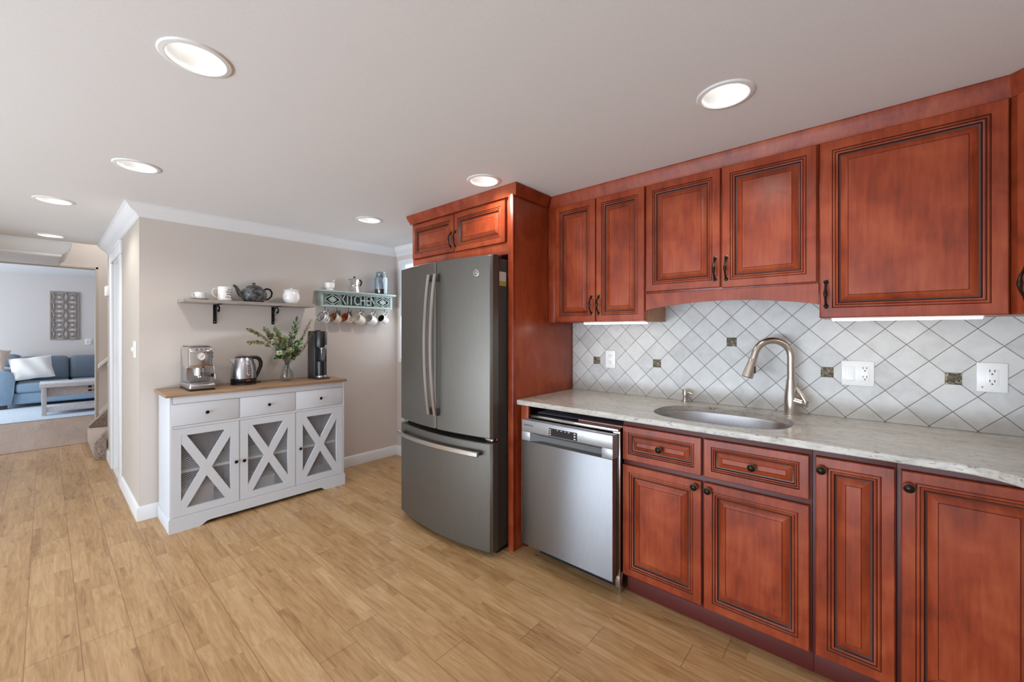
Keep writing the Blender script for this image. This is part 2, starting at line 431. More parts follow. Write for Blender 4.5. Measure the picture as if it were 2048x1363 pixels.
    def build(s, name, mats, parent=None, off=(0, 0, 0), smooth=True, angle=35):
        bm = s.bm
        if any(off): bmesh.ops.translate(bm, vec=-Vector(off), verts=bm.verts)
        bmesh.ops.recalc_face_normals(bm, faces=bm.faces)
        me = bpy.data.meshes.new(name); bm.to_mesh(me); bm.free()
        for m in (mats if isinstance(mats, (list, tuple)) else [mats]): me.materials.append(m)
        if smooth:
            me.polygons.foreach_set('use_smooth', [True] * len(me.polygons))
            me.set_sharp_from_angle(angle=math.radians(angle))
        o = bpy.data.objects.new(name, me); COL.objects.link(o)
        if parent is not None: o.parent = parent
        return o

TEXTM = Matrix.Rotation(PI / 2, 4, 'X')       # text plane upright, facing -y

class T:
    """a thing: an empty at its base that parents its parts"""
    def __init__(s, name, label, cat, loc=(0, 0, 0), rz=0, group=None, mtx=None):
        s.o = bpy.data.objects.new(name, None); COL.objects.link(s.o); s.o.empty_display_size = .1
        s.loc = loc
        if mtx is not None: s.o.matrix_world = mtx
        else: s.o.location = loc; s.o.rotation_euler = (0, 0, rz)
        s.o['label'] = label; s.o['category'] = cat
        if group: s.o['group'] = group
    def part(s, name, mb, mats, parent=None, ws=False, label=None, **k):
        o = mb.build(name, mats, parent if parent is not None else s.o, s.loc if ws else (0, 0, 0), **k)
        if label: o['label'] = label
        return o
def single(name, label, cat, mb, mats, loc=(0, 0, 0), group=None, ws=False, rz=0, **k):
    o = mb.build(name, mats, None, loc if ws else (0, 0, 0), **k); o.location = loc; o.rotation_euler = (0, 0, rz)
    o['label'] = label; o['category'] = cat
    if group: o['group'] = group
    return o
def struct(name, mb, mats, **k):
    o = mb.build(name, mats, None, **k); o['kind'] = 'structure'; return o
def copy_tree(o, parent=None):
    c = o.copy(); COL.objects.link(c)
    if parent is not None: c.parent = parent
    for ch in list(o.children):
        copy_tree(ch, c)
    return c
def arc(cx, cy, r, a0, a1, n):
    return [(cx + r * math.cos(math.radians(a0 + (a1 - a0) * i / n)), cy + r * math.sin(math.radians(a0 + (a1 - a0) * i / n))) for i in range(n + 1)]

# ---------------------------------------------------------------- the room
CEIL = 2.217; YW = 2.511; XS = -3.847; YH = .434; XE = -6.03
mb = MB(); mb.box(-7.04, 1.2, -3.4, 2.62, -.1, 0); struct('floor', mb, M['floor'])
mb = MB(); mb.box(-12.1, -7.04, -3.4, 2.62, -.1, 0); struct('floor.001', mb, M['floor2'])
mb = MB(); mb.box(-7.07, -7.01, -3.4, .32, -.01, .006, .003); struct('trim_9', mb, M['floor2'])
mb = MB(); mb.box(-6.0, 1.2, -3.4, 2.62, CEIL, CEIL + .12); struct('ceiling', mb, M['ceil'])
mb = MB(); mb.box(-12.1, -7.1, -3.4, 2.0, 2.42, 2.5); struct('ceiling.001', mb, M['ceil'])
mb = MB(); mb.box(-7.25, -5.9, -3.4, 2.6, 3.3, 3.4); struct('ceiling.002', mb, M['ceil'])
# kitchen walls
mb = MB()
mb.box(XS - .12, -3.80, YW, YW + .12, 0, CEIL)
mb.box(-3.32, 1.12, YW, YW + .12, 0, CEIL)
mb.box(-3.80, -3.32, YW, YW + .12, 0, 1.0); mb.box(-3.80, -3.32, YW, YW + .12, 2.085, CEIL)
struct('wall_back', mb, M['wall'])
mb = MB(); mb.box(XS - .12, XS, YH + .001, YW, 0, CEIL); struct('wall_left', mb, M['wall'])
mb = MB(); mb.box(1.0, 1.12, -3.4, YW, 0, CEIL); struct('wall_right', mb, M['wall'])
# unseen side behind the viewer with openings added for the fill lamps, dining corner and living room window wall
mb = MB(); mb.box(-5.1, -4.0, -3.5, -3.4, 0, CEIL); mb.box(.5, 1.12, -3.5, -3.4, 0, CEIL); mb.box(-4.0, .5, -3.5, -3.4, 2.1, CEIL); struct('wall_front', mb, M['wall'])
mb = MB()
for x in (-4.0, -2.53, -1.03, .44): mb.box(x, x + .06, -3.49, -3.41, .04, 2.1, .003)
mb.box(-4.0, .5, -3.49, -3.41, 0, .04, .003); mb.box(-4.0, .5, -3.49, -3.41, 2.05, 2.1, .003); struct('door_2', mb, M['trim'])
mb = MB(); mb.box(-5.1, -5.0, -3.4, -1.0, 0, CEIL); struct('wall_dining', mb, M['wall'])
mb = MB(); mb.box(-12.1, -11.5, -3.5, -3.4, 0, 2.42); mb.box(-8.3, -7.1, -3.5, -3.4, 0, 2.42); mb.box(-11.5, -8.3, -3.5, -3.4, 0, .55); mb.box(-11.5, -8.3, -3.5, -3.4, 2.12, 2.42); struct('wall_living_front', mb, M['wall_living'])
mb = MB()
for x in (-11.5, -9.93, -8.36): mb.box(x, x + .06, -3.49, -3.41, .55, 2.12, .003)
mb.box(-11.5, -8.3, -3.49, -3.41, .55, .61, .003); mb.box(-11.5, -8.3, -3.49, -3.41, 2.06, 2.12, .003); struct('window_2', mb, M['trim'])
# hall wall with a door opening
DX0, DX1, DZ = -5.5, -4.93, 1.99
mb = MB(); mb.box(XE, DX0, YH, YH + .12, 0, CEIL); mb.box(DX1, XS - .0005, YH, YH + .12, 0, CEIL); mb.box(DX0, DX1, YH, YH + .12, DZ, CEIL)
struct('wall_hall', mb, M['wall_hall'])
mb = MB(); mb.box(-7.1, -5.101, -1.12, -1.0, 0, CEIL); struct('wall_hall_blocker', mb, M['wall_hall'])  # unseen wall added to keep daylight off the hall
# window beside the fridge on the back wall
mb = MB(); mb.box(-3.80, -3.76, YW - .012, YW + .05, 1.0, 2.085); mb.box(-3.36, -3.32, YW - .012, YW + .05, 1.0, 2.085)
mb.box(-3.76, -3.36, YW - .012, YW + .05, 2.045, 2.085); mb.box(-3.76, -3.36, YW - .012, YW + .05, 1.0, 1.04); mb.box(-3.76, -3.36, YW + .02, YW + .045, 1.52, 1.55)
w = struct('window_1', mb, M['trim'])
mb = MB(); mb.box(-3.76, -3.36, YW + .05, YW + .056, 1.04, 2.045); mb.build('pane', M['sky_pane'], w)
# partition with the wide opening to the living room
XP = -7.1
mb = MB(); mb.box(XP - .12, XP, .43, 2.6, 0, 3.3); mb.box(XP - .12, XP, -3.4, .43, 2.112, 3.3); struct('wall_living_opening', mb, M['wall'])
mb = MB(); mb.box(XP - .125, XP + .006, .405, .43, 0, 2.112, .003); mb.box(XP - .125, XP + .006, -3.4, .43, 2.085, 2.112, .003); struct('trim_8', mb, M['wall_hall'])
mb = MB(); mb.box(-12.12, -12.0, -3.4, 2.0, 0, 2.42); struct('wall_living_back', mb, M['wall_living'])
mb = MB(); mb.box(-12.0, XP - .12, 1.9, 2.0, 0, 2.42); struct('wall_living_side', mb, M['wall_living'])
mb = MB(); mb.box(XE, XE + .12, YH + .121, 2.5, 0, 3.3); mb.box(XP + .001, XE + .12, 2.5, 2.62, 0, 3.3); mb.box(-6.0, -5.9, -3.4, YH + .12, CEIL + .121, 3.3)
struct('wall_stairwell', mb, M['wall'])

# crown mouldings: profile (out from wall, down from ceiling)
CP, CD = .078, .086
prof = [(0, 0), (CP, 0), (CP, -.010), (CP - .008, -.014), (CP - .014, -.026), (CP - .030, -.044), (CP - .050, -.058), (.014, -.070), (.012, -.078), (0.0, -CD)]
def sweep(pts, prof, z):
    """sweep profile along an open xy polyline with mitred corners; profile goes to the right-hand side of travel"""
    P = [Vector(p) for p in pts]; rings = []
    for i, p in enumerate(P):
        ds = []
        if i > 0: ds.append((P[i] - P[i - 1]).normalized())
        if i < len(P) - 1: ds.append((P[i + 1] - P[i]).normalized())
        ns = [Vector((d.y, -d.x)) for d in ds]
        n = ns[0] if len(ns) == 1 else (ns[0] + ns[1]) / (1 + ns[0].dot(ns[1]))
        rings.append([(p.x + n.x * u, p.y + n.y * u, z + v) for u, v in prof])
    return rings
mb = MB(); mb.loft(sweep([(XE + .02, YH), (XS, YH), (XS, YW), (-2.67, YW)], prof, CEIL)); struct('trim_1', mb, M['trim'], angle=25)
prof2 = [(0, -.001), (.078, -.001), (.078, -.012), (.072, -.02), (.066, -.05), (.05, -.085), (.028, -.112), (.012, -.122), (.012, -.14), (0, -.148)]
mb = MB(); mb.loft(sweep([(-6.08, -3.4), (-6.08, .10), (-6.9, .10)], prof2, CEIL)); struct('trim_2', mb, M['trim'], angle=25)
mb = MB(); mb.box(-6.9, -6.081, -3.4, .099, 2.07, 2.3); struct('trim_7', mb, M['trim'])
# baseboards
bprof = [(0, 0), (.014, 0), (.014, .078), (.011, .088), (.004, .098), (0, .1)]
mb = MB(); mb.loft(sweep([(-4.77, YH), (XS, YH), (XS, YW), (-2.67, YW)], bprof, 0)); struct('baseboard_left', mb, M['trim'], angle=30)
mb = MB(); mb.loft(sweep([(XE, YH + .1), (XE, YH), (-5.66, YH)], bprof, 0)); struct('baseboard_hall', mb, M['trim'], angle=30)
# door: jamb + casing, slab, latch
mb = MB()
for x0, x1 in ((DX0 - .14, DX0), (DX1, DX1 + .155)):
    mb.box(x0, x1, YH - .016, YH, 0, DZ - .001, .004)
mb.box(DX0 - .139, DX1 + .154, YH - .02, YH, DZ, DZ + .112, .004)
mb.box(DX0 - .142, DX1 + .157, YH - .026, YH, DZ + .085, DZ + .115, .004)
mb.box(DX0, DX0 + .012, YH, YH + .12, 0, DZ); mb.box(DX1 - .012, DX1, YH, YH + .12, 0, DZ); mb.box(DX0, DX1, YH, YH + .12, DZ - .012, DZ)
struct('trim_3', mb, M['trim'])
mb = MB(); mb.box(DX0 + .014, DX1 - .014, YH + .085, YH + .118, .012, DZ - .014, .002)
for z0, z1 in ((.2, .85), (1.05, 1.8)): mb.box(DX0 + .1, DX1 - .1, YH + .08, YH + .086, z0, z1, .004)
d = struct('door_1', mb, M['trim'])
mb = MB(); mb.box(DX0 + .06, DX0 + .085, YH + .06, YH + .086, 1.0, 1.07, .003); mb.cyl((DX0 + .072, YH + .03, 1.05), (DX0 + .072, YH + .085, 1.05), .012); mb.build('latch', M['blackm'], d)
mb = MB(); mb.box(DX0, DX1, YH - .005, YH + .12, 0, .007, .002); struct('trim_4', mb, M['trim'])
# wall switch and small sensor on the hall wall
t = T('light_switch', 'white light switch on the hall wall near the corner', 'light switch', (-4.036, YH, 1.195))
mb = MB(); mb.box(-.06, .06, -.006, 0, -.06, .06, .003); t.part('cover_plate', mb, M['plastic'])
mb = MB(); mb.box(-.05, .05, -.018, -.006, -.012, .018, .003); t.part('toggle', mb, M['plastic'])
t = T('door_chime', 'small white box mounted high on the hall wall beside the door casing', 'wall sensor', (-5.86, YH, 1.69))
mb = MB(); mb.box(-.09, .03, -.03, 0, 0, .1, .005); t.part('housing', mb, M['plastic'])
mb = MB(); mb.box(-.05, -.01, -.034, -.03, .04, .06, .002); t.part('button', mb, M['can'])

# stairs in the stairwell
t = T('carpeted_stairs', 'brown carpeted steps turning up behind the hall wall', 'stairs', (-6.6, .33, 0))
mb = MB(); mb.box(-7.09, -6.13, .335, .62, 0, .177, .015); t.part('step', mb, M['carpet_top'], ws=True)
mb = MB(); mb.box(-7.09, -6.13, .625, .88, 0, .355, .015); t.part('step', mb, M['carpet_top'], ws=True)
mb = MB(); mb.box(-7.09, -6.13, .885, 1.14, 0, .532, .015); t.part('step', mb, M['carpet_top'], ws=True)
mb = MB(); mb.prism([(.34, 0), (.335, .177), (.425, .30), (.425, 0)], 'x', -6.10, -5.99, 0, .008); t.part('side_skirt', mb, M['carpet'], ws=True, label='shaggy brown carpet wrapped over the step end')
mb = MB(); mb.prism([(.34, .18), (.34, .20), (.50, .375), (.60, .48), (.60, .18)], 'x', -7.088, -6.98, 0, .006); t.part('side_skirt', mb, M['carpet'], ws=True, label='shaggy brown carpet on the riser')
mb = MB(); mb.prism([(.432, .25), (.432, .35), (1.2, 1.25), (1.2, 1.12)], 'x', XP, XP + .01); struct('trim_5', mb, M['trim'])
t = T('handrail', 'white sloping handrail on the stairwell wall', 'handrail', (XP + .05, .45, .9))
mb = MB(); mb.prism([(.425, .875), (.425, .925), (1.1, 1.70), (1.1, 1.64)], 'x', XP + .03, XP + .075, 0, .006); t.part('rail', mb, M['trim'], ws=True)
mb = MB(); mb.box(XP, XP + .05, .5, .53, .90, .94); t.part('bracket', mb, M['trim'], ws=True)

# ---------------------------------------------------------------- recessed ceiling lights
def can(x, y, label, gain=1.0):
    t = T('recessed_light', label, 'ceiling light', (x, y, CEIL), 0, 'recessed ceiling lights')
    n = 40
    mb = MB(); mb.lathe([(.079, .0), (.079, -.004), (.083, -.007), (.096, -.005), (.1, -.001), (.1, 0)], n=n, cap0=False, cap1=False); t.part('trim_ring', mb, M['can'])
    mb = MB(); mb.lathe([(.079, -.004), (.072, .02), (.062, .05)], n=n, cap0=False, cap1=False); t.part('reflector', mb, M['can'])
    mb = MB(); mb.lathe([(.0005, .0495), (.062, .05)], n=n, cap0=False, cap1=False); t.part('lamp_disc', mb, M['lamp'])
    l = bpy.data.lights.new('lamp', 'SPOT'); l.energy = CAN_W * gain; l.spot_size = math.radians(150); l.spot_blend = .6; l.shadow_soft_size = .05
    l.color = (1.0, .965, .92)
    o = bpy.data.objects.new('lamp', l); COL.objects.link(o); o.parent = t.o; o.location = (0, 0, -.004)
    return t
cans = [(-1.655, .325, 'largest round ceiling light in view, alone at the upper left of the ceiling'),
        (-.405, 1.688, 'round ceiling light in front of the cherry upper cabinets right of the fridge'),
        (-2.965, .326, 'round ceiling light just in front of the wall corner by the sideboard'),
        (-1.708, 1.705, 'round ceiling light directly in front of the cabinet above the fridge'),
        (-4.165, .04, 'ceiling light in the hall, first of the two past the wall corner'),
        (-2.995, 1.70, 'small ceiling light over the mug shelf, left of the fridge cabinet'),
        (-5.70, .034, 'farthest ceiling light, at the hall end before the living room')]
# cut the ceiling so that the cans are real recesses
cb = bpy.data.objects['ceiling']
def cut_ceiling():
    bm = bmesh.new(); xs0, xs1, ys0, ys1 = -6.0, 1.2, -3.4, 2.62
    bpy.data.meshes.remove(cb.data) if False else None
    R = .081; n = 40
    # grid cells around each lamp; annulus quads between the cell boundary and the hole
    cells = [(x, y) for x, y, _ in cans]; H = .14
    xsv = sorted({xs0, xs1} | {x - H for x, y in cells} | {x + H for x, y in cells})
    ysv = sorted({ys0, ys1} | {y - H for x, y in cells} | {y + H for x, y in cells})
    def face(pts): bm.faces.new([bm.verts.new((p[0], p[1], CEIL)) for p in pts])
    for i in range(len(xsv) - 1):
        for j in range(len(ysv) - 1):
            cx, cy = (xsv[i] + xsv[i + 1]) / 2, (ysv[j] + ysv[j + 1]) / 2
            if any(abs(cx - x) < H and abs(cy - y) < H for x, y in cells): continue
            face([(xsv[i], ysv[j]), (xsv[i], ysv[j + 1]), (xsv[i + 1], ysv[j + 1]), (xsv[i + 1], ysv[j])])
    for x, y in cells:
        ring = []
        for k in range(n):
            a = 2 * PI * k / n; c, s_ = math.cos(a), math.sin(a); m = H / max(abs(c), abs(s_))
            ring.append(((x + R * c, y + R * s_), (x + m * c, y + m * s_)))
        for k in range(n):
            q = (k + 1) % n; face([ring[k][0], ring[q][0], ring[q][1], ring[k][1]])
            a, b = ring[k][0], ring[q][0]
            f = bm.faces.new([bm.verts.new(v) for v in ((a[0], a[1], CEIL), (b[0], b[1], CEIL), (b[0], b[1], CEIL + .12), (a[0], a[1], CEIL + .12))])
    face2 = [(xs0, ys0), (xs1, ys0), (xs1, ys1), (xs0, ys1)]
    bm.faces.new([bm.verts.new((p[0], p[1], CEIL + .12)) for p in face2])
    for a, b in zip(face2, face2[1:] + face2[:1]):
        bm.faces.new([bm.verts.new(v) for v in ((a[0], a[1], CEIL), (b[0], b[1], CEIL), (b[0], b[1], CEIL + .12), (a[0], a[1], CEIL + .12))])
    bmesh.ops.remove_doubles(bm, verts=bm.verts, dist=1e-5)
    bmesh.ops.recalc_face_normals(bm, faces=bm.faces)
    bm.to_mesh(cb.data); bm.free()
cut_ceiling()
for x, y, lb in cans: can(x, y, lb, 1.0 if x < -4 else 1.0)

# ---------------------------------------------------------------- cherry cabinets
def door_mb(w, h, s=.036, thin=False):
    """raised-panel door, local: x 0..w, z 0..h, face at y=0, thickness .02 backwards (+y); glaze in the grooves"""
    mb = MB()
    k = .8 if thin else 1.0
    R = [(0, .020, 0), (0, .003, 0), (.003, 0, 0), (s, 0, 0), (s + .0025, .0035, 1), (s + .006, .0015, 0), (s + .010 * k, .0015, 0), (s + .0125 * k, .005, 1),
         (s + .016 * k, .0025, 0), (s + .020 * k, .0035, 0), (s + .024 * k, .010, 1), (s + .029 * k, .011, 1), (s + .031 * k, .0095, 0),
         (s + .052 * k, .0025, 0), (s + .0535 * k, .0035, 1), (s + .055 * k, .0020, 0)]
    rings = [[(i, y, i), (w - i, y, i), (w - i, y, h - i), (i, y, h - i)] for i, y, m in R]
    mis = [R[j + 1][2] for j in range(len(R) - 1)] + [0]
    mb.loft(rings, mis)
    return mb
def pull_mb(mb, x, z, y, ln=.108):
    """arched pull with a bulged middle, standing off the face (towards -y), vertical"""
    h = ln / 2
    pts, rr = [], []
    for i in range(21):
        u = -1 + 2 * i / 20
        pts.append((x, y - .004 - .026 * (1 - abs(u) ** 2.6), z + u * h * .94))
        rr.append(.0042 + .0035 * math.exp(-(u / .28) ** 2) + .0018 * max(0, abs(u) - .75) / .25)
    mb.tube(pts, rr, 10)
    for s_ in (-1, 1):
        mb.ball((x, y - .004, z + s_ * h * .95), .0085, .006, .011, 14, 8)
        mb.lathe([(.0105, 0), (.0105, .003), (.007, .0045)], n=18, sy=1.25, mi=1, mat4=Matrix.Translation((x, y, z + s_ * h * .95)) @ Matrix.Rotation(PI / 2, 4, 'X'))
    return mb
def knob_mb(mb, x, z, y, r=.016):
    mb.lathe([(r * .55, 0), (r * .5, .004), (r * .42, .010), (r * .8, .014), (r, .018)], n=24, mat4=Matrix.Translation((x, y, z)) @ Matrix.Rotation(PI / 2, 4, 'X'), cap1=False)
    mb.lathe([(r, .018), (r * 1.02, .020), (r * .9, .0215)], n=24, mi=1, mat4=Matrix.Translation((x, y, z)) @ Matrix.Rotation(PI / 2, 4, 'X'), cap0=False, cap1=False)
    mb.lathe([(r * .9, .0215), (r * .78, .0222), (r * .55, .0265), (r * .2, .0285), (.0003, .029)], n=24, mat4=Matrix.Translation((x, y, z)) @ Matrix.Rotation(PI / 2, 4, 'X'), cap0=False)
    return mb
CH = [M['cherry'], M['glaze']]
BZ = [M['bronze'], M['bronze_edge']]
def add_door(t, name, x0, x1, z0, z1, y, s=.036, thin=False, label=None, pull=None, knob=None, rot=None):
    mb = door_mb(x1 - x0, z1 - z0, s, thin)
    lx, ly, lz = t.loc
    mb.xform(Matrix.Translation((x0 - lx, y - ly, z0 - lz)))
    d = t.part(name, mb, CH, label=label, angle=20)
    if pull:
        m2 = pull_mb(MB(), pull[0] - lx, pull[1] - lz, y - ly); m2.build('pull_handle', BZ, d)
    if knob:
        m2 = knob_mb(MB(), knob[0] - lx, knob[1] - lz, y - ly); m2.build('knob', BZ, d)
    return d
UZ0, UZ1, UYF = 1.384, 2.14, 2.20      # wall cabinets: bottom, top under crown, door face plane
UYC = UYF + .021                       # carcass face
# A: narrow two-door cabinet beside the fridge panel
t = T('wall_cabinet', 'cherry wall cabinet with two narrow doors, beside the tall fridge panel', 'kitchen cabinet', (-1.28, 2.36, UZ0))
mb = MB(); mb.box(-1.603, -.936, UYC, YW - .002, UZ0, CEIL - .03, .001); t.part('body', mb, CH, ws=True)
mb = MB(); mb.box(-.9358, -.9345, UYC + .012, YW - .008, UZ0 + .0005, 1.533); t.part('side_panel', mb, M['pale_side'], ws=True, label='pale side panel seen below the valance')
mb = MB(); mb.box(-1.603, -1.549, UYF + .006, UYC, UZ0, UZ1, .0015); t.part('filler_strip', mb, CH, ws=True)
add_door(t, 'door', -1.546, -1.249, UZ0 + .003, UZ1 - .004, UYF, pull=(-1.272, 1.486))
add_door(t, 'door', -1.243, -.940, UZ0 + .003, UZ1 - .004, UYF, pull=(-1.222, 1.485))
# B: shorter cabinet over the sink with an arched valance
t = T('wall_cabinet', 'shorter cherry wall cabinet with arched valance, hung above the sink', 'kitchen cabinet', (-.55, 2.36, 1.535))
mb = MB(); mb.box(-.934, -.160, UYC, YW - .002, 1.535, CEIL - .03, .001); t.part('body', mb, CH, ws=True)
add_door(t, 'door', -.929, -.551, 1.546, UZ1 - .004, UYF, pull=(-.573, 1.636))
add_door(t, 'door', -.543, -.166, 1.541, UZ1 - .004, UYF, pull=(-.522, 1.634))
ar = [(-.934, 1.443)] + [(-.934 + .774 * i / 24, 1.443 + .037 * math.sin(PI * i / 24) ** .8) for i in range(1, 24)] + [(-.160, 1.443)]
mb = MB(); mb.prism(ar + [(-.160, 1.534), (-.934, 1.534)], 'y', UYC - .012, UYC + .008, 0, 0); t.part('arched_valance', mb, CH, ws=True)
# C: large single-door cabinet
t = T('wall_cabinet', 'cherry wall cabinet with one large door, right of the sink cabinet', 'kitchen cabinet', (.11, 2.36, UZ0))
mb = MB(); mb.box(-.158, .376, UYC, YW - .002, UZ0, CEIL - .03, .001); t.part('body', mb, CH, ws=True)
add_door(t, 'door', -.154, .371, UZ0 + .001, UZ1 - .004, UYF, .04, pull=(-.134, 1.484))
# D: diagonal corner cabinet at the right frame edge
ang = -PI / 4
t = T('corner_wall_cabinet', 'diagonal cherry corner wall cabinet cut by the right frame edge', 'kitchen cabinet', (.389, 2.19, UZ0))
mb = MB(); mb.prism([(.378, YW - .002), (.378, 2.222), (.398, 2.205), (.685, 1.918), (.998, 1.918), (.998, YW - .002)], 'z', UZ0, CEIL - .03); t.part('body', mb, CH, ws=True)
mb = door_mb(.37, UZ1 - UZ0 - .006, .036)
RM = Matrix.Rotation(ang, 4, 'Z')
OFFM = Matrix.Translation((.004, .002, .002)) @ RM
mb.xform(OFFM @ Matrix.Translation((0, -.014, 0))); d = t.part('door', mb, CH, angle=20)
mb = pull_mb(MB(), .030, .10, -.014); mb.xform(OFFM); mb.build('pull_handle', BZ, d)
# crown boards along the top of the wall cabinets
cbp = [(0, 0), (.020, 0), (.022, -.006), (.018, -.03), (.008, -.062), (.006, -.076), (0, -.076)]
t = T('cabinet_crown', 'long cherry crown board running along the tops of the wall cabinets', 'cabinet trim', (-.6, 2.20, 2.14))
mb = MB(); mb.loft(sweep([(1.0, 1.62), (.70, 1.895), (.396, 2.206), (.381, 2.2215), (-1.603, 2.2215)][::-1], cbp, CEIL - .001), 0); t.part('moulding', mb, CH, ws=True, angle=25)

# tall panel beside the fridge + cabinet over the fridge
PX0, PX1 = -1.645, -1.606
FYF = 1.86
t = T('fridge_end_panel', 'tall cherry end panel standing between the fridge and the dishwasher', 'cabinet panel', (-1.625, 2.18, 0))
mb = MB(); mb.box(PX0 + .006, PX1, 1.868, YW - .002, 0, CEIL - .03, .001); t.part('panel', mb, M['cherry_side'], ws=True)
mb = MB(); mb.box(PX0, PX1 + .002, 1.848, 1.868, 0, CEIL - .06, .003); t.part('front_stile', mb, M['cherry'], ws=True)
t = T('fridge_cabinet', 'cherry cabinet with two wide low doors above the fridge', 'kitchen cabinet', (-2.14, 2.18, 1.80))
mb = MB(); mb.box(-2.66, PX0 - .001, FYF + .021, YW - .002, 1.80, CEIL - .03, .001); t.part('body', mb, CH, ws=True)
mb = MB(); mb.box(-2.64, PX0 - .002, FYF + .008, FYF + .0205, 1.80, 1.874, .002); t.part('bottom_rail', mb, CH, ws=True)
mb = MB(); mb.box(-2.66, -2.64, FYF + .021, YW - .002, 0, 1.80, .001); t.part('side_panel', mb, M['cherry_side'], ws=True)
add_door(t, 'door', -2.640, -2.162, 1.880, 2.138, FYF, .034, pull=(-2.180, 1.960))
add_door(t, 'door', -2.155, -1.682, 1.876, 2.138, FYF, .034, pull=(-2.134, 1.962))
t = T('cabinet_crown', 'cherry crown board wrapping the top of the fridge cabinet', 'cabinet trim', (-2.14, 1.86, 2.14))
mb = MB(); mb.loft(sweep([(-2.662, 2.45), (-2.662, 1.866), (-1.600, 1.866), (-1.600, 2.186)][::1], [(0, 0), (.026, 0), (.028, -.006), (.022, -.03), (.010, -.054), (.008, -.068), (0, -.068)], CEIL - .001), 0); t.part('moulding', mb, CH, ws=True, angle=25)

# ---------------------------------------------------------------- base cabinets
BYF = 1.90; BYC = 1.921; CT0 = .884
def base_cab(name, label, x0, x1, cx):
    t = T(name, label, 'kitchen cabinet', (cx, 2.2, 0))
    mb = MB(); mb.box(x0, x1, BYC, BYC + .019, .1, CT0, .001)
    mb.box(x0, x0 + .017, BYC + .0195, YW - .004, .1, CT0); mb.box(x1 - .017, x1, BYC + .0195, YW - .004, .1, CT0); mb.box(x0 + .0175, x1 - .0175, BYC + .0195, YW - .02, .1, .118); mb.box(x0 + .0175, x1 - .0175, YW - .019, YW - .004, .1, CT0)
    t.part('body', mb, [M['toe']], ws=True)
    mb = MB(); mb.box(x0, x1, 1.965, 1.985, 0, .1, .001); t.part('toe_board', mb, M['toe'], ws=True)
    return t
t = base_cab('base_cabinet', 'cherry sink base cabinet with two drawer fronts over two doors', -.928, -.158, -.55)
for x0, x1, kx in ((-.924, -.552, -.735), (-.542, -.166, -.355)):
    add_door(t, 'drawer', x0, x1, .688, .855, BYF, .030, True, knob=(kx, .772))
add_door(t, 'door', -.924, -.552, .116, .663, BYF, .034, knob=(-.578, .638))
add_door(t, 'door', -.542, -.166, .112, .664, BYF, .034, knob=(-.522, .635))
t = base_cab('base_cabinet', 'narrow cherry base cabinet with a single tall door', -.157, .075, -.04)
add_door(t, 'door', -.147, .071, .112, .857, BYF, .034, knob=(-.129, .813))
t = base_cab('base_cabinet', 'wide cherry base cabinet with one tall door, at the right frame edge', .076, .996, .5)
add_door(t, 'door', .086, .430, .112, .857, BYF, .034, knob=(.104, .806))
t = T('filler_panel', 'narrow cherry filler strip left of the dishwasher', 'cabinet panel', (-1.56, 2.0, 0))
mb = MB(); mb.box(-1.588, -1.532, 1.905, 1.925, .095, CT0 - .001, .002); t.part('strip', mb, M['cherry'], ws=True)
mb = MB(); mb.box(-1.603, -1.585, 1.95, 2.45, 0, CT0 - .001, .001); t.part('return_board', mb, M['toe'], ws=True)

# ---------------------------------------------------------------- counter with sink cut-out
CYF = 1.869; CZ0, CZ1 = .886, .914
SCX, SCY, SRX, SRY = -.545, 2.165, .30, .215
def sink_loop(k=1.0, n=64):
    out = []
    for i in range(n):
        a = 2 * PI * i / n; c, s_ = math.cos(a), math.sin(a)
        out.append((SCX + SRX * k * math.copysign(abs(c) ** .72, c), SCY + SRY * k * math.copysign(abs(s_) ** .72, s_)))
    return out
t = T('countertop', 'grey speckled granite countertop running from the fridge panel to the right', 'countertop', (-.3, 2.19, CZ0))
bm = bmesh.new()
outer = [(-1.603, YW - .001), (-1.603, CYF + .012), (-1.591, CYF)] + [(.20 - .0 + .165 * math.sin(a), CYF - .19 + .19 * math.cos(a)) for a in [PI / 2 * i / 14 for i in range(15)]] + [(.365, 1.40), (.998, 1.40), (.998, YW - .001)]
inner = sink_loop()
def fill(z):
    vo = [bm.verts.new((x, y, z)) for x, y in outer]; vi = [bm.verts.new((x, y, z)) for x, y in inner]
    es = [bm.edges.new((a, b)) for a, b in zip(vo, vo[1:] + vo[:1])] + [bm.edges.new((a, b)) for a, b in zip(vi, vi[1:] + vi[:1])]
    bmesh.ops.triangle_fill(bm, use_beauty=True, edges=es)
    return vo, vi
def shrink(pts, d):
    out = []; n = len(pts)
    for i in range(n):
        a, b, c_ = Vector(pts[i - 1]), Vector(pts[i]), Vector(pts[(i + 1) % n])
        d1 = (b - a).normalized(); d2 = (c_ - b).normalized()
        nn = (Vector((-d1.y, d1.x)) + Vector((-d2.y, d2.x))).normalized(); out.append(tuple(b + nn * d))
    return out
full = outer
vo1, vi1 = None, None
E_ = .004
# eased front edge: inset top loop
outer = shrink(full, E_)
o1, i1 = fill(CZ1)
outer = full
def loopv(pts, z): return [bm.verts.new((x, y, z)) for x, y in pts]
o2 = loopv(full, CZ1 - E_); o3 = loopv(full, CZ0 + .003); o4 = loopv(shrink(full, .003), CZ0)
i2 = loopv(inner, CZ0)
n = len(full)
for A, B in ((o1, o2), (o2, o3), (o3, o4), (i1, i2)):
    for k in range(len(A)):
        q = (k + 1) % len(A); bm.faces.new((A[k], A[q], B[q], B[k]))
es = [bm.edges.get((a, b)) or bm.edges.new((a, b)) for a, b in zip(o4, o4[1:] + o4[:1])] + [bm.edges.get((a, b)) for a, b in zip(i2, i2[1:] + i2[:1])]
bmesh.ops.triangle_fill(bm, use_beauty=True, edges=es)
mb = MB(); mb.bm.free(); mb.bm = bm
t.part('slab', mb, M['granite'], ws=True, angle=30)
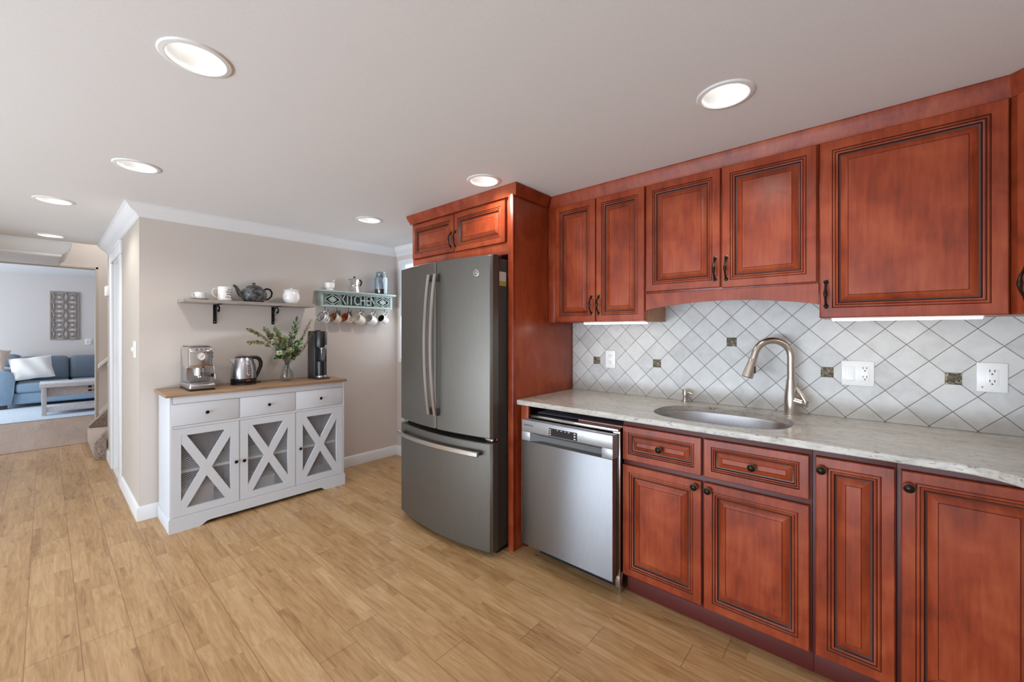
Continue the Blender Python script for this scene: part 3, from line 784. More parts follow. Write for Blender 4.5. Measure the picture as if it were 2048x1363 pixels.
# undermount sink
t = T('sink', 'stainless undermount kitchen sink set into the granite countertop', 'sink', (SCX, SCY, .70))
mb = MB()
rings = []
for k, z in ((1.06, CZ0 - .001), (1.0, CZ0 - .001), (.985, CZ0 - .012), (.965, .76), (.93, .715), (.85, .70), (.25, .694), (.08, .690)):
    rings.append([(x, y, z) for x, y in sink_loop(k)])
mb.loft(rings, 0, True, False, True); t.part('bowl', mb, M['steel'], ws=True)
mb = MB(); mb.lathe([(.045, .692), (.045, .697), (.03, .698), (.025, .690)], (SCX, SCY, 0), 24); t.part('drain', mb, M['chrome'], ws=True)
# faucet
FX, FY = -.285, 2.425
t = T('faucet', 'brushed nickel gooseneck pull-down faucet behind the sink', 'faucet', (FX, FY, CZ1))
mb = MB(); mb.lathe([(.031, 0), (.031, .004), (.0285, .006), (.0285, .03), (.029, .07), (.027, .11), (.022, .14), (.0195, .17), (.0195, .174)], n=28); t.part('base', mb, M['nickel'])
dx, dy = -.86, -.51; ar = .082
pts = [(0, 0, .172), (0, 0, .24), (0, 0, .285)]
for i in range(1, 20):
    a = PI * (i / 19) * 1.0 * .93
    r = ar * (1 - math.cos(a)); pts.append((dx * r, dy * r, .285 + ar * math.sin(a)))
last = Vector(pts[-1]); dd = (Vector(pts[-1]) - Vector(pts[-2])).normalized()
pts.append(tuple(last + dd * .03))
mb = MB(); mb.tube(pts, .0165, 16); t.part('gooseneck', mb, M['nickel'])
e = Vector(pts[-1])
mb = MB(); mb.tube([e, e + dd * .004, e + dd * .03, e + dd * .075, e + dd * .095, e + dd * .099], [.0172, .0185, .020, .0245, .026, .022], 22); sp = t.part('spray_head', mb, M['nickel'])
mb = MB(); q = e + dd * .055; mb.box(q.x + .012, q.x + .026, q.y - .008, q.y + .008, q.z - .018, q.z + .018, .004); mb.build('spray_button', M['blackm'], sp)
mb = MB()
mb.tube([(.01, -.004, .075), (.05, -.012, .066)], [.021, .019], 18)
mb.tube([(.046, -.014, .066), (.060, -.014, .058), (.062, -.016, .075), (.045, -.014, .105), (.030, -.010, .128), (.024, -.008, .138)], [.012, .015, .0135, .0105, .0085, .005], 12)
t.part('lever', mb, M['nickel'])
# soap dispenser
t = T('soap_dispenser', 'small brushed nickel soap pump left behind the sink', 'soap dispenser', (-.802, 2.462, CZ1))
mb = MB(); mb.lathe([(.023, 0), (.023, .003), (.016, .006), (.014, .018), (.0145, .03), (.0115, .032), (.0115, .038), (.0165, .040), (.0165, .068), (.015, .071)], n=24); t.part('body', mb, M['nickel'])
mb = MB(); mb.tube([(.012, -.003, .058), (.03, -.012, .056), (.046, -.02, .050)], [.006, .005, .004], 10); t.part('spout', mb, M['nickel'])

# ---------------------------------------------------------------- backsplash, outlets, light bars
t = T('tile_backsplash', 'grey diagonal stone tile backsplash with small bronze accent tiles', 'backsplash', (0, YW, 0))
mb = MB(); mb.box(-1.603, .998, -.0065, -.0006, CZ1 + .001, 1.62); t.part('tile_field', mb, M['tile'])
for i in range(5):
    ax = -1.4064 + .4194 * i; az = 1.1275 + (.1397 if i == 2 else 0)
    mb = MB(); mb.box(ax - .0245, ax + .0245, -.0105, -.006, az - .0245, az + .0245, .0015); t.part('accent_tile', mb, M['accent'], label='dark embossed bronze accent tile')
def duplex(par, x, z, y):
    for dz in (.020, -.020):
        for dx_ in (-.0065, .0065):
            m_ = MB(); m_.box(x + dx_ - .0012, x + dx_ + .0012, y - .0008, y, z + dz + .002, z + dz + .011); m_.build('slot', M['slot'], par)
        m_ = MB(); m_.cyl((x, y - .0008, z + dz - .006), (x, y, z + dz - .006), .0028, n=10); m_.build('ground_slot', M['slot'], par)
def outlet(x, z, w, h, label, gangs, cat='outlet'):
    t = T('wall_outlet', label, cat, (x, YW - .0065, z))
    mb = MB(); mb.box(-w / 2, w / 2, -.007, 0, -h / 2, h / 2, .003); t.part('cover_plate', mb, M['plastic'])
    for gx, kind in gangs:
        mb = MB()
        if kind == 'duplex':
            mb.box(gx - .0175, gx + .0175, -.009, -.007, -.034, .034, .0012); o = t.part('receptacle', mb, M['plastic'])
            duplex(o, gx, 0, -.009)
        else:
            mb.prism([(-.0068, -.034), (-.013, -.032), (-.009, .0), (-.0085, .033), (-.0068, .034)], 'x', gx - .0165, gx + .0165, 0, .0008); o = t.part('rocker', mb, M['plastic'])
        for s_ in (-1, 1):
            mb = MB(); mb.cyl((gx, -.0078, s_ * (h / 2 - .01)), (gx, -.0068, s_ * (h / 2 - .01)), .0025, n=10); t.part('screw', mb, M['can'])
    return t
outlet(-1.302, 1.139, .072, .116, 'single white outlet at the left end of the backsplash', [(0, 'duplex')])
outlet(-.035, 1.129, .118, .116, 'double white plate with rocker switch and outlet right of the faucet', [(-.026, 'switch'), (.026, 'duplex')])
tt = outlet(.377, 1.140, .084, .118, 'white outlet near the right frame edge under the large cabinet', [(0, 'duplex')])
mb = MB(); mb.cyl((-.026, -.0085, -.040), (-.026, -.0065, -.040), .0028, n=12); tt.part('indicator', mb, M['bronze_edge'], label='tiny amber indicator dot')
for x0, x1, y, lb in ((-1.36, -.952, 2.27, 'glowing light bar under the narrow two-door cabinet'), (-.118, .318, 2.245, 'long glowing light bar under the large single-door cabinet')):
    t = T('under_cabinet_light', lb, 'light bar', ((x0 + x1) / 2, y, UZ0), 0, 'under-cabinet light bars')
    h = (x1 - x0) / 2
    mb = MB(); mb.box(-h, h, -.02, .02, -.006, -.0005, .001); t.part('housing', mb, M['plastic'])
    mb = MB(); mb.box(-h + .004, h - .004, -.022, .018, -.013, -.006, .002); t.part('diffuser', mb, M['bar'])

# ---------------------------------------------------------------- dishwasher
t = T('dishwasher', 'stainless dishwasher with pocket handle, pulled slightly proud of the counter', 'dishwasher', (-1.21, 2.1, 0))
X0, X1, DY = -1.508, -.934, 1.815
mb = MB(); mb.box(X0 + .012, X1 - .03, 1.885, 2.45, .10, .835, .002); t.part('tub_case', mb, M['cavity'], ws=True)
mb = MB(); mb.box(X0, X1, DY, DY + .04, .104, .700, .004); t.part('door_panel', mb, M['steel_door'], ws=True)
# control strip with pocket handle
mb = MB()
mb.box(X0, X1, DY, DY + .05, .752, .818, .003)
mb.box(X0, X0 + .06, DY, DY + .05, .701, .752, .002); mb.box(X1 - .06, X1, DY, DY + .05, .701, .752, .002)
t.part('control_strip', mb, M['steel_face'], ws=True)
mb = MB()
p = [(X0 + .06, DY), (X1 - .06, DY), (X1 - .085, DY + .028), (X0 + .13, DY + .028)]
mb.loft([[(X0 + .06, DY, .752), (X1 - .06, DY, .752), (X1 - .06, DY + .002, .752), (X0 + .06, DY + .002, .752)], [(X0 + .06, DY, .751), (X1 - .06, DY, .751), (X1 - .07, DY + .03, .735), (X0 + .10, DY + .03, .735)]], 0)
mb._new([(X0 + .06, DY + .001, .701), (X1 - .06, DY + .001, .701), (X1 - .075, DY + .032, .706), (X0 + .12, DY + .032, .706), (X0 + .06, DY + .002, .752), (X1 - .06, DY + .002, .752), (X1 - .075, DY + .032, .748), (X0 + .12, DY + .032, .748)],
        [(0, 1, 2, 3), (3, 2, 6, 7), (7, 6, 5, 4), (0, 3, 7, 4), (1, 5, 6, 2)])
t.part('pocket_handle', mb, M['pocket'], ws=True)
mb = MB(); mb.box(-1.315, -1.135, DY - .0008, DY + .001, .756, .798); ds = t.part('display', mb, M['display'], ws=True)
lx, ly, lz = t.loc
mb = MB()
for x, z, w, h in ((-1.306, .789, .010, .004), (-1.306, .777, .007, .006), (-1.306, .764, .008, .005), (-1.258, .792, .006, .003), (-1.234, .792, .008, .003), (-1.208, .792, .007, .003), (-1.186, .792, .012, .003), (-1.150, .790, .012, .004), (-1.150, .777, .010, .006), (-1.150, .763, .010, .005)):
    mb = MB(); mb.box(x - w / 2 - lx, x + w / 2 - lx, DY - .0014 - ly, DY - .0007 - ly, z - h / 2, z + h / 2); mb.build('display_icon', M['display_white'], ds)
mb = MB()
for bx in (-1.343, -1.108):
    for i in range(3):
        for j in range(2): mb.box(bx + (j - .5) * .014 - .004, bx + (j - .5) * .014 + .004, DY - .0006, DY + .001, .765 + i * .010, .766 + i * .010)
t.part('button_marks', mb, M['grey_ink'], ws=True)
mb = MB(); mb.merge_text('SAMSUNG', .0135, .0006, Matrix.Translation((-1.458, DY - .0005, .790)) @ TEXTM, 0, 0, 'CENTER', 1.08); t.part('maker_name', mb, M['ink'], ws=True)
mb = MB(); mb.box(X0 + .02, X1 + .004, 1.885, 1.90, .10, .838, .002); mb.box(X0 + .02, X1 + .004, 1.865, 1.90, .825, .84, .002); t.part('tub_flange', mb, M['chrome'], ws=True)
mb = MB(); mb.box(X0 + .004, X1 - .004, DY + .04, 1.884, .11, .815, .001); t.part('door_core', mb, M['black'], ws=True)
mb = MB(); mb.box(X0 + .03, X1 + .002, 1.925, 2.40, .8405, .848, .002); t.part('insulation_felt', mb, M['insul'], ws=True)
mb = MB(); mb.box(-1.19, -.932, 1.915, 1.922, .8385, .847, .001); t.part('copper_strip', mb, M['copper'], ws=True)
mb = MB(); mb.box(X0 + .03, X1 - .016, 1.95, 1.97, .001, .099, .002); t.part('kick_plate', mb, M['kick'], ws=True)
mb = MB(); mb.box(X1 - .012, X1 - .006, 1.905, 1.95, 0, .105, .001); mb.box(X1 - .03, X1 - .006, 1.903, 1.908, .03, .10, .001); mb.cyl((X1 - .018, 1.93, 0), (X1 - .018, 1.93, .06), .008, n=12); t.part('levelling_foot', mb, M['chrome'], ws=True)

# ---------------------------------------------------------------- fridge
t = T('fridge', 'slate grey french-door fridge with bottom freezer drawer beside the cherry end panel', 'fridge', (-2.105, 2.1, 0))
FX0, FX1, FYE, BOW, SEAM = -2.556, -1.640, 1.700, .058, -2.083
def bowy(x):
    u = (x - (FX0 + FX1) / 2) / ((FX1 - FX0) / 2); return FYE - BOW * (1 - u * u)
def bow_panel(x0, x1, z0, z1, yb=1.757, n=18, r=.012):
    mb = MB(); pts = [(x0, yb)]
    xs = [x0 + (x1 - x0) * i / n for i in range(n + 1)]
    pts += [(x0, bowy(x0) + r)] + [(x, bowy(x)) for x in [x0 + r] + xs[1:-1] + [x1 - r]] + [(x1, bowy(x1) + r), (x1, yb)]
    rings = []
    for z, d in ((z0, .004), (z0 + .004, 0), (z1 - .004, 0), (z1, .004)):
        rings.append([(x, y + (d if y < yb - .001 else 0), z) for x, y in pts])
    return mb.loft(rings, 0)
case = MB(); case.box(-2.548, -1.658, 1.768, 2.44, .03, 1.762, .004); t.part('case', case, M['case'], ws=True)
mb = MB(); mb.box(-2.54, -1.665, 1.745, 1.77, .05, 1.755); t.part('gasket', mb, M['black'], ws=True)
dl = t.part('door', bow_panel(FX0, SEAM - .004, .702, 1.772), M['slate'], ws=True)
dr = t.part('door', bow_panel(SEAM + .004, FX1, .702, 1.772), M['slate'], ws=True)
fz = t.part('freezer_drawer', bow_panel(FX0, FX1, .038, .672), M['slate'], ws=True)
lx, ly, lz = t.loc
def vhandle(x, door):
    mb = MB(); pts = []
    for i in range(25):
        u = -1 + 2 * i / 24; z = 1.243 + u * .445
        pts.append((x, bowy(x) - .030 - .034 * (1 - u * u), z))
    rings = []
    for i, p in enumerate(pts):
        y = p[1]; w, d = .0115, .009
        rings.append([(x + sx * w * q, y + sy * d, p[2]) for sx, sy, q in ((-1, .3, 1), (-1, -.4, 1), (-.7, -1, 1), (.7, -1, 1), (1, -.4, 1), (1, .3, 1), (.6, 1, 1), (-.6, 1, 1))])
    mb.loft(rings, 0)
    mb.xform(Matrix.Translation((-lx, -ly, -lz)))
    h = mb.build('handle', M['handle_steel'], door)
    for s_ in (-1, 1):
        mb = MB(); mb.box(x - .009, x + .009, bowy(x) - .026, bowy(x) + .004, 1.243 + s_ * .425 - .025, 1.243 + s_ * .425 + .022, .003)
        mb.xform(Matrix.Translation((-lx, -ly, -lz)))
        mb.build('handle_mount', M['slate'], door)
vhandle(SEAM - .029, dl); vhandle(SEAM + .033, dr)
mb = MB(); rings = []
for i in range(31):
    x = FX0 + .055 + (FX1 - FX0 - .11) * i / 30; y = bowy(x) - .044
    rings.append([(x, y + sy * .009, .613 + sz * .014) for sy, sz in ((-1, -.7), (-1, .7), (-.5, 1), (.6, 1), (1, .6), (1, -.6), (.6, -1), (-.5, -1))])
mb.loft(rings, 0); mb.xform(Matrix.Translation((-lx, -ly, -lz))); mb.build('handle', M['handle_steel'], fz)
for x in (FX0 + .08, FX1 - .08):
    mb = MB(); mb.box(x - .02, x + .02, bowy(x) - .040, bowy(x) + .005, .603, .623, .003)
    mb.xform(Matrix.Translation((-lx, -ly, -lz))); mb.build('handle_mount', M['slate'], fz)
# round emblem
ex, ez = -1.745, 1.672
slope = math.atan2(bowy(ex + .02) - bowy(ex - .02), .04)
EM = Matrix.Translation((ex, bowy(ex), ez)) @ Matrix.Rotation(slope, 4, 'Z')
mb = MB(); mb.lathe([(.020, -.002), (.020, .0015), (.0185, .002), (.0185, .0012), (.0005, .0012)], n=36, mat4=EM @ Matrix.Rotation(PI / 2, 4, 'X')); em = t.part('emblem', mb, M['chrome'], ws=True)
mb = MB(); mb.lathe([(.0165, .0010), (.0165, .0019), (.0005, .0019)], n=36, mat4=EM @ Matrix.Rotation(PI / 2, 4, 'X')); mb.xform(Matrix.Translation((-lx, -ly, -lz))); mb.build('emblem_ground', M['slate'], em)
mb = MB(); mb.merge_text('GE', .021, .0006, EM @ Matrix.Translation((0, -.0022, 0)) @ TEXTM, 0, .25, 'CENTER', .8)
for k in range(4):
    a = PI / 4 + k * PI / 2
    mb.tube([EM @ Vector((.0135 * math.cos(a + d_), -.0022, .0135 * math.sin(a + d_))) for d_ in (-.5, -.2, .1, .4)], [.0004, .0009, .0009, .0004], 6)
mb.xform(Matrix.Translation((-lx, -ly, -lz))); mb.build('emblem_letters', M['chrome'], em)
for a, b_ in ((-1.72, -1.655), (-2.55, -2.49)):
    mb = MB(); mb.box(a, b_, 1.735, 1.80, 1.7625, 1.782, .004); t.part('top_hinge', mb, M['case'], ws=True)
    mb = MB(); mb.box(a + .01, b_ + .005, 1.715, 1.765, .678, .696, .004); t.part('middle_hinge', mb, M['chrome'], ws=True)
mb = MB(); mb.box(-1.6578, -1.6572, 1.785, 1.845, 1.60, 1.685); lb = t.part('rating_label', mb, M['paper'], ws=True, label='paper label with yellow band')
mb = MB(); mb.box(-1.6571, -1.6568, 1.785, 1.845, 1.60, 1.628); mb.xform(Matrix.Translation((-lx, -ly, -lz))); mb.build('label_band', M['paper_y'], lb)
mb = MB(); mb.box(-2.53, -1.67, 1.775, 2.40, 0, .03); t.part('base_grille', mb, M['black'], ws=True)

# ---------------------------------------------------------------- sideboard
SBX = -3.437
t = T('sideboard', 'white farmhouse sideboard with wooden top and three crossed mesh doors', 'sideboard', (-3.63, 1.12, 0), PI / 2)
# local: x = along wall (world Y - 1.12), y = away from the viewer (-(world X) - 3.63), front face at y = -.193
def sy(Y): return Y - 1.12
F = -.193; BK = .20
mb = MB(); mb.box(-.61, .61, F - .022, BK, .893, .917, .005); t.part('top', mb, M['oak'])
mb = MB()
x0, x1 = sy(.535), sy(1.713)
mb.box(x0, x0 + .017, F, BK - .01, .02, .893, .001); mb.box(x1 - .011, x1, F, BK - .01, .02, .893, .001)
mb.box(x0 + .0172, x1 - .0112, F, F + .02, .846, .893, .001)
mb.box(x0 + .017, x1 - .011, F, F + .02, .682, .698); mb.box(x0 + .017, x1 - .011, F + .002, BK - .02, .075, .098)
mb.box(x0 + .017, x1 - .011, F + .022, BK - .02, .690, .7)
for Y in (.928, 1.314): mb.box(sy(Y) - .003, sy(Y) + .003, F + .004, BK - .02, .098, .846)
t.part('body', mb, M['white'])
mb = MB(); mb.box(x0 + .0172, x1 - .0112, BK - .02, BK - .011, .05, .892); t.part('back_board', mb, M['back_shade'])
mb = MB(); mb.box(x0 + .018, x1 - .012, F + .03, BK - .021, .375, .392); t.part('inner_shelf', mb, M['white'])
mb = MB()
b = [(sy(.535) - .006, 0), (sy(.69), 0), (sy(.705), .004), (sy(.735), .024), (sy(.76), .027), (sy(1.49), .027), (sy(1.515), .024), (sy(1.54), .004), (sy(1.555), 0), (sy(1.713) + .006, 0), (sy(1.713) + .006, .090), (sy(1.713), .097), (sy(.535), .097), (sy(.535) - .006, .090)]
mb.prism(b, 'y', F - .008, F + .012, 0)
for xa, xb in ((x0 - .006, x0 + .012), (x1 - .012, x1 + .006)): mb.box(xa, xb, F + .012, BK - .01, 0, .092, .002)
t.part('plinth', mb, M['white'])
def small_knob(x, z, parent, y=F):
    mb = MB(); mb.lathe([(.004, 0), (.0045, .008), (.010, .013), (.012, .018), (.010, .022), (.0005, .024)], n=16, mat4=Matrix.Translation((x, y, z)) @ Matrix.Rotation(PI / 2, 4, 'X')); mb.build('knob', M['bronze'], parent)
cols = [(.543, .926), (.931, 1.311), (1.317, 1.700)]
for (a, b_), kx in zip(cols, (.735, 1.12, 1.508)):
    mb = MB(); mb.box(sy(a) + .0015, sy(b_) - .0015, F - .001, F + .018, .7, .844, .001); mb.box(sy(a) + .02, sy(b_) - .02, F + .02, .12, .705, .80); d = t.part('drawer', mb, M['white']); small_knob(sy(kx), .772, d, F - .001)
def clip_seg(ax, az, bx, bz, x0, x1, z0, z1):
    t0, t1 = 0.0, 1.0; dx, dz = bx - ax, bz - az
    for p, q in ((-dx, ax - x0), (dx, x1 - ax), (-dz, az - z0), (dz, z1 - az)):
        if abs(p) < 1e-12:
            if q < 0: return None
        else:
            r = q / p
            if p < 0: t0 = max(t0, r)
            else: t1 = min(t1, r)
    if t0 >= t1: return None
    return ax + t0 * dx, az + t0 * dz, ax + t1 * dx, az + t1 * dz
for (a, b_), kx, kz in zip(cols, (.905, .955, 1.346), (.389, .386, .388)):
    a, b_ = sy(a) + .0015, sy(b_) - .0015; z0, z1 = .100, .680; ia, ib, iz0, iz1 = a + .050, b_ - .052, .146, .632
    mb = MB(); y0, y1 = F - .001, F + .018
    mb.box(a, ia, y0, y1, z0, z1); mb.box(ib, b_, y0, y1, z0, z1); mb.box(ia, ib, y0, y1, z0, iz0); mb.box(ia, ib, y0, y1, iz1, z1)
    d = t.part('door', mb, M['white'])
    # crossed bars
    mb = MB(); W, H = ib - ia, iz1 - iz0; w = .026
    ln = math.hypot(W, H); ox, oz = w * H / ln, w * W / ln     # offset of the bar's edges
    dxe = w * ln / H; dze = w * ln / W                          # where the edges meet the frame
    for s_ in (0, 1):
        def X(u): return ia + u if not s_ else ib - u
        pts = [(X(0), iz0), (X(dxe), iz0), (X(W), iz1 - dze), (X(W), iz1), (X(W - dxe), iz1), (X(0), iz0 + dze)]
        mb.prism(pts, 'y', y0 + .0005 + .0005 * s_, y1 - .002)
    mb.build('cross_bars', M['white'], d)
    # expanded-metal mesh
    mb = MB(); px, pz, hw = .0148, .0132, .00085
    n = int((W / px) + (H / pz)) + 2
    for fam in (1, -1):
        for i in range(-n, n + 1):
            xs = ia + i * px
            sg = clip_seg(xs, iz0, xs + fam * H * px / pz, iz1, ia, ib, iz0, iz1)
            if not sg: continue
            ax, az, bx, bz = sg; L_ = math.hypot(bx - ax, bz - az)
            if L_ < .004: continue
            nx, nz = -(bz - az) / L_ * hw, (bx - ax) / L_ * hw; y = F + .0195 + (0 if fam == 1 else .0006)
            mb._new([(ax - nx, y, az - nz), (ax + nx, y, az + nz), (bx + nx, y, bz + nz), (bx - nx, y, bz - nz), (ax - nx, y + .001, az - nz), (ax + nx, y + .001, az + nz), (bx + nx, y + .001, bz + nz), (bx - nx, y + .001, bz - nz)],
                    [(0, 1, 2, 3), (7, 6, 5, 4), (0, 4, 5, 1), (2, 6, 7, 3), (1, 5, 6, 2), (3, 7, 4, 0)])
    mb.build('mesh_panel', M['mesh'], d, smooth=False)
    small_knob(sy(kx), kz, d, F - .001)
# pale things inside, seen through the mesh
def inner_box(name, label, cat, Y0, Y1, X0, X1, z0, z1, m):
    t = T(name, label, cat, ((X0 + X1) / 2, (Y0 + Y1) / 2, z0))
    mb = MB(); mb.box(-(X1 - X0) / 2, (X1 - X0) / 2, -(Y1 - Y0) / 2, (Y1 - Y0) / 2, 0, (z1 - z0) * .82, .006); t.part('tray', mb, m)
    mb = MB(); mb.box(-(X1 - X0) / 2 - .004, (X1 - X0) / 2 + .004, -(Y1 - Y0) / 2 - .004, (Y1 - Y0) / 2 + .004, (z1 - z0) * .82, z1 - z0, .004); t.part('lid', mb, m)
inner_box('storage_box', 'pale storage box inside the sideboard behind the middle mesh door', 'box', 1.0, 1.2, -3.75, -3.55, .098, .20, M['china'])
inner_box('storage_box', 'pale storage box inside the sideboard behind the left mesh door', 'box', .62, .80, -3.75, -3.55, .098, .24, M['cream'])

# ---------------------------------------------------------------- things on the sideboard   (local front = -y, right = +x)
ZT = .917
R90 = PI / 2
t = T('espresso_machine', 'stainless espresso machine at the left end of the sideboard', 'coffee machine', (-3.63, .718, ZT), R90); t.o.scale = (.86, 1, 1)
mb = MB(); mb.box(-.088, .088, -.165, .150, .006, .05, .016, 3); t.part('drip_base', mb, M['steel'])
mb = MB(); mb.box(-.086, .086, -.163, .148, 0, .007, .003); t.part('foot_pad', mb, M['black'])
mb = MB(); mb.box(-.070, .070, -.155, -.03, .050, .053, .001)
for i in range(9): mb.box(-.065, .065, -.150 + i * .013, -.144 + i * .013, .0525, .055)
t.part('drip_grate', mb, M['chrome'])
mb = MB(); mb.prism([(-.055, .05), (-.050, .15), (-.062, .175), (.145, .175), (.145, .05)], 'x', -.080, .076, 0, .006); t.part('back_column', mb, M['steel'])
mb = MB(); mb.prism([(-.115, .155), (-.120, .165), (-.120, .275), (-.105, .298), (-.09, .304), (.125, .304), (.145, .285), (.145, .155)], 'x', -.082, .078, 0, .012); t.part('head_housing', mb, M['chrome'])
mb = MB(); mb.box(-.075, .070, -.08, .12, .3045, .309, .002); t.part('cup_warmer', mb, M['steel'])
gm = Matrix.Translation((0.0, -.120, .235)) @ Matrix.Rotation(PI / 2, 4, 'X')
mb = MB(); mb.lathe([(.031, 0), (.031, .009), (.026, .010)], n=28, mat4=gm, cap1=False); g = t.part('gauge', mb, M['chrome'])
mb = MB(); mb.lathe([(.0265, .0085), (.0005, .0086)], n=28, mat4=gm, cap0=False, cap1=False); mb.build('dial', M['china'], g)
mb = MB(); mb.tube([(-.006, -.1296, .228), (.013, -.1296, .243)], .0012, 6); mb.build('needle', M['ink'], g)
for i in range(3):
    mb = MB(); mb.cyl((-.03 + i * .03, -.1235, .283), (-.03 + i * .03, -.113, .283), .009, n=16); t.part('button', mb, M['handle_steel'])
mb = MB(); mb.lathe([(.036, 0), (.036, .028), (.03, .034)], (0.0, -.062, .124), 28); t.part('group_head', mb, M['chrome'])
mb = MB(); mb.lathe([(.022, -.012), (.034, -.006), (.034, .018)], (0.0, -.062, .107), 28)
mb.cyl((-.006, -.078, .086), (-.006, -.078, .10), .006, n=12); mb.cyl((.006, -.078, .086), (.006, -.078, .10), .006, n=12); pf = t.part('portafilter', mb, M['chrome'])
mb = MB(); mb.tube([(.012, -.09, .112), (.03, -.14, .108), (.055, -.20, .106)], [.008, .011, .013], 14); mb.build('portafilter_handle', M['black'], pf)
mb = MB(); mb.tube([(.078, -.06, .165), (.094, -.075, .158), (.098, -.08, .13), (.103, -.092, .07)], [.006, .006, .005, .0045], 10); t.part('steam_wand', mb, M['chrome'])
mb = MB(); mb.cyl((.078, -.05, .235), (.098, -.05, .235), .017, n=20); mb.tube([(.092, -.05, .252), (.1, -.055, .256)], .006, 8); t.part('steam_knob', mb, M['chrome'])

t = T('electric_kettle', 'stainless electric kettle with black handle on the sideboard', 'kettle', (-3.665, 1.018, ZT), R90)
mb = MB(); mb.lathe([(.086, 0), (.088, .004), (.086, .014), (.078, .018)], n=40); t.part('power_base', mb, M['black'])
mb = MB(); mb.lathe([(.083, .019), (.086, .024), (.0855, .046), (.084, .048)], n=40); t.part('lower_band', mb, M['black'])
mb = MB(); mb.lathe([(.084, .048), (.0845, .07), (.082, .11), (.076, .15), (.066, .185), (.056, .203), (.054, .206)], n=48); t.part('body', mb, M['steel'])
mb = MB(); mb.lathe([(.056, .205), (.052, .212), (.03, .219), (.0005, .221)], n=36); mb.tube([(.045, 0, .208), (.066, 0, .208), (.09, 0, .200)], [.016, .014, .012], 12, flat=.7); t.part('lid', mb, M['black'])
mb = MB(); mb.tube([(.060, 0, .206), (.085, 0, .205), (.108, 0, .192), (.119, 0, .165), (.118, 0, .135), (.106, 0, .10), (.092, 0, .065), (.083, 0, .044)], [.013, .014, .0145, .0145, .014, .0125, .011, .010], 14); t.part('handle', mb, M['black'])
mb = MB(); mb.loft([[(-.058, -.026, .150), (-.058, .026, .150), (-.046, .016, .196), (-.046, -.016, .196)], [(-.083, -.012, .176), (-.083, .012, .176), (-.072, .014, .200), (-.072, -.014, .200)], [(-.100, -.006, .194), (-.100, .006, .194), (-.094, .010, .202), (-.094, -.010, .202)]], 0); t.part('spout', mb, M['steel'])
def on_cyl(r, ang, z): return (r * math.sin(ang), -r * math.cos(ang), z)
mb = MB()
rings = []
for i in range(13):
    u = -1 + 2 * i / 12; z = .118 + u * .05; w = .18 * math.sqrt(max(0, 1 - u * u)) + .01; rr = .0845 - max(0, z - .07) * .13 + .001
    rings.append([on_cyl(rr, .12 + w, z), on_cyl(rr + .002, .12 + w * .5, z), on_cyl(rr + .002, .12 - w * .5, z), on_cyl(rr, .12 - w, z)])
mb.loft(rings, 0, closed=False, cap0=False, cap1=False); wv = t.part('water_window', mb, M['mug_grey'])
mb = MB()
for i in range(6): mb.box(.004, .016, -.0875 + .0035 * max(0, i - 1.5), -.080, .086 + i * .012, .091 + i * .012)
mb.build('level_marks', M['ink'], wv)
mb = MB(); mb.box(-.004, .022, -.0885, -.080, .030, .036, .001); t.part('power_lamp', mb, M['mug_orange'], label='reddish power lamp')
mb = MB(); mb.tube([(.085, .01, .006), (.11, .02, .004), (.13, .04, .003), (.12, .09, .003)], .003, 8); t.part('cord', mb, M['black'])

# vase and sprigs
VX, VY = -3.665, 1.333
t = T('glass_vase', 'small round clear glass vase holding eucalyptus sprigs', 'vase', (VX, VY, ZT), R90)
outer_p = [(.030, 0), (.040, .004), (.047, .02), (.049, .04), (.045, .062), (.034, .085), (.022, .103), (.0175, .118), (.018, .132), (.0215, .142)]
inner_p = [(.0195, .142), (.016, .131), (.0155, .118), (.020, .102), (.032, .084), (.043, .061), (.047, .04), (.045, .02), (.036, .008), (.0005, .007)]
mb = MB(); mb.lathe(outer_p + inner_p, n=36, cap0=True, cap1=False); t.part('glass_body', mb, M['glass'])
def leaf(mb, base, d, nrm, ln, w, mi=0, fold=.15):
    d = d.normalized(); s_ = d.cross(nrm)
    if s_.length < 1e-4: s_ = d.orthogonal()
    s_.normalize(); n_ = s_.cross(d)
    P = [base, base + d * ln * .35 + s_ * w * .5 + n_ * fold * w, base + d * ln * .72 + s_ * w * .42 + n_ * fold * w * .6, base + d * ln, base + d * ln * .72 - s_ * w * .42 + n_ * fold * w * .6, base + d * ln * .35 - s_ * w * .5 + n_ * fold * w, base + d * ln * .36, base + d * ln * .72]
    mb._new([tuple(p) for p in P], [(0, 1, 6), (1, 2, 7, 6), (2, 3, 7), (0, 6, 5), (6, 7, 4, 5), (7, 3, 4)], mi)
rnd = random.Random(11)
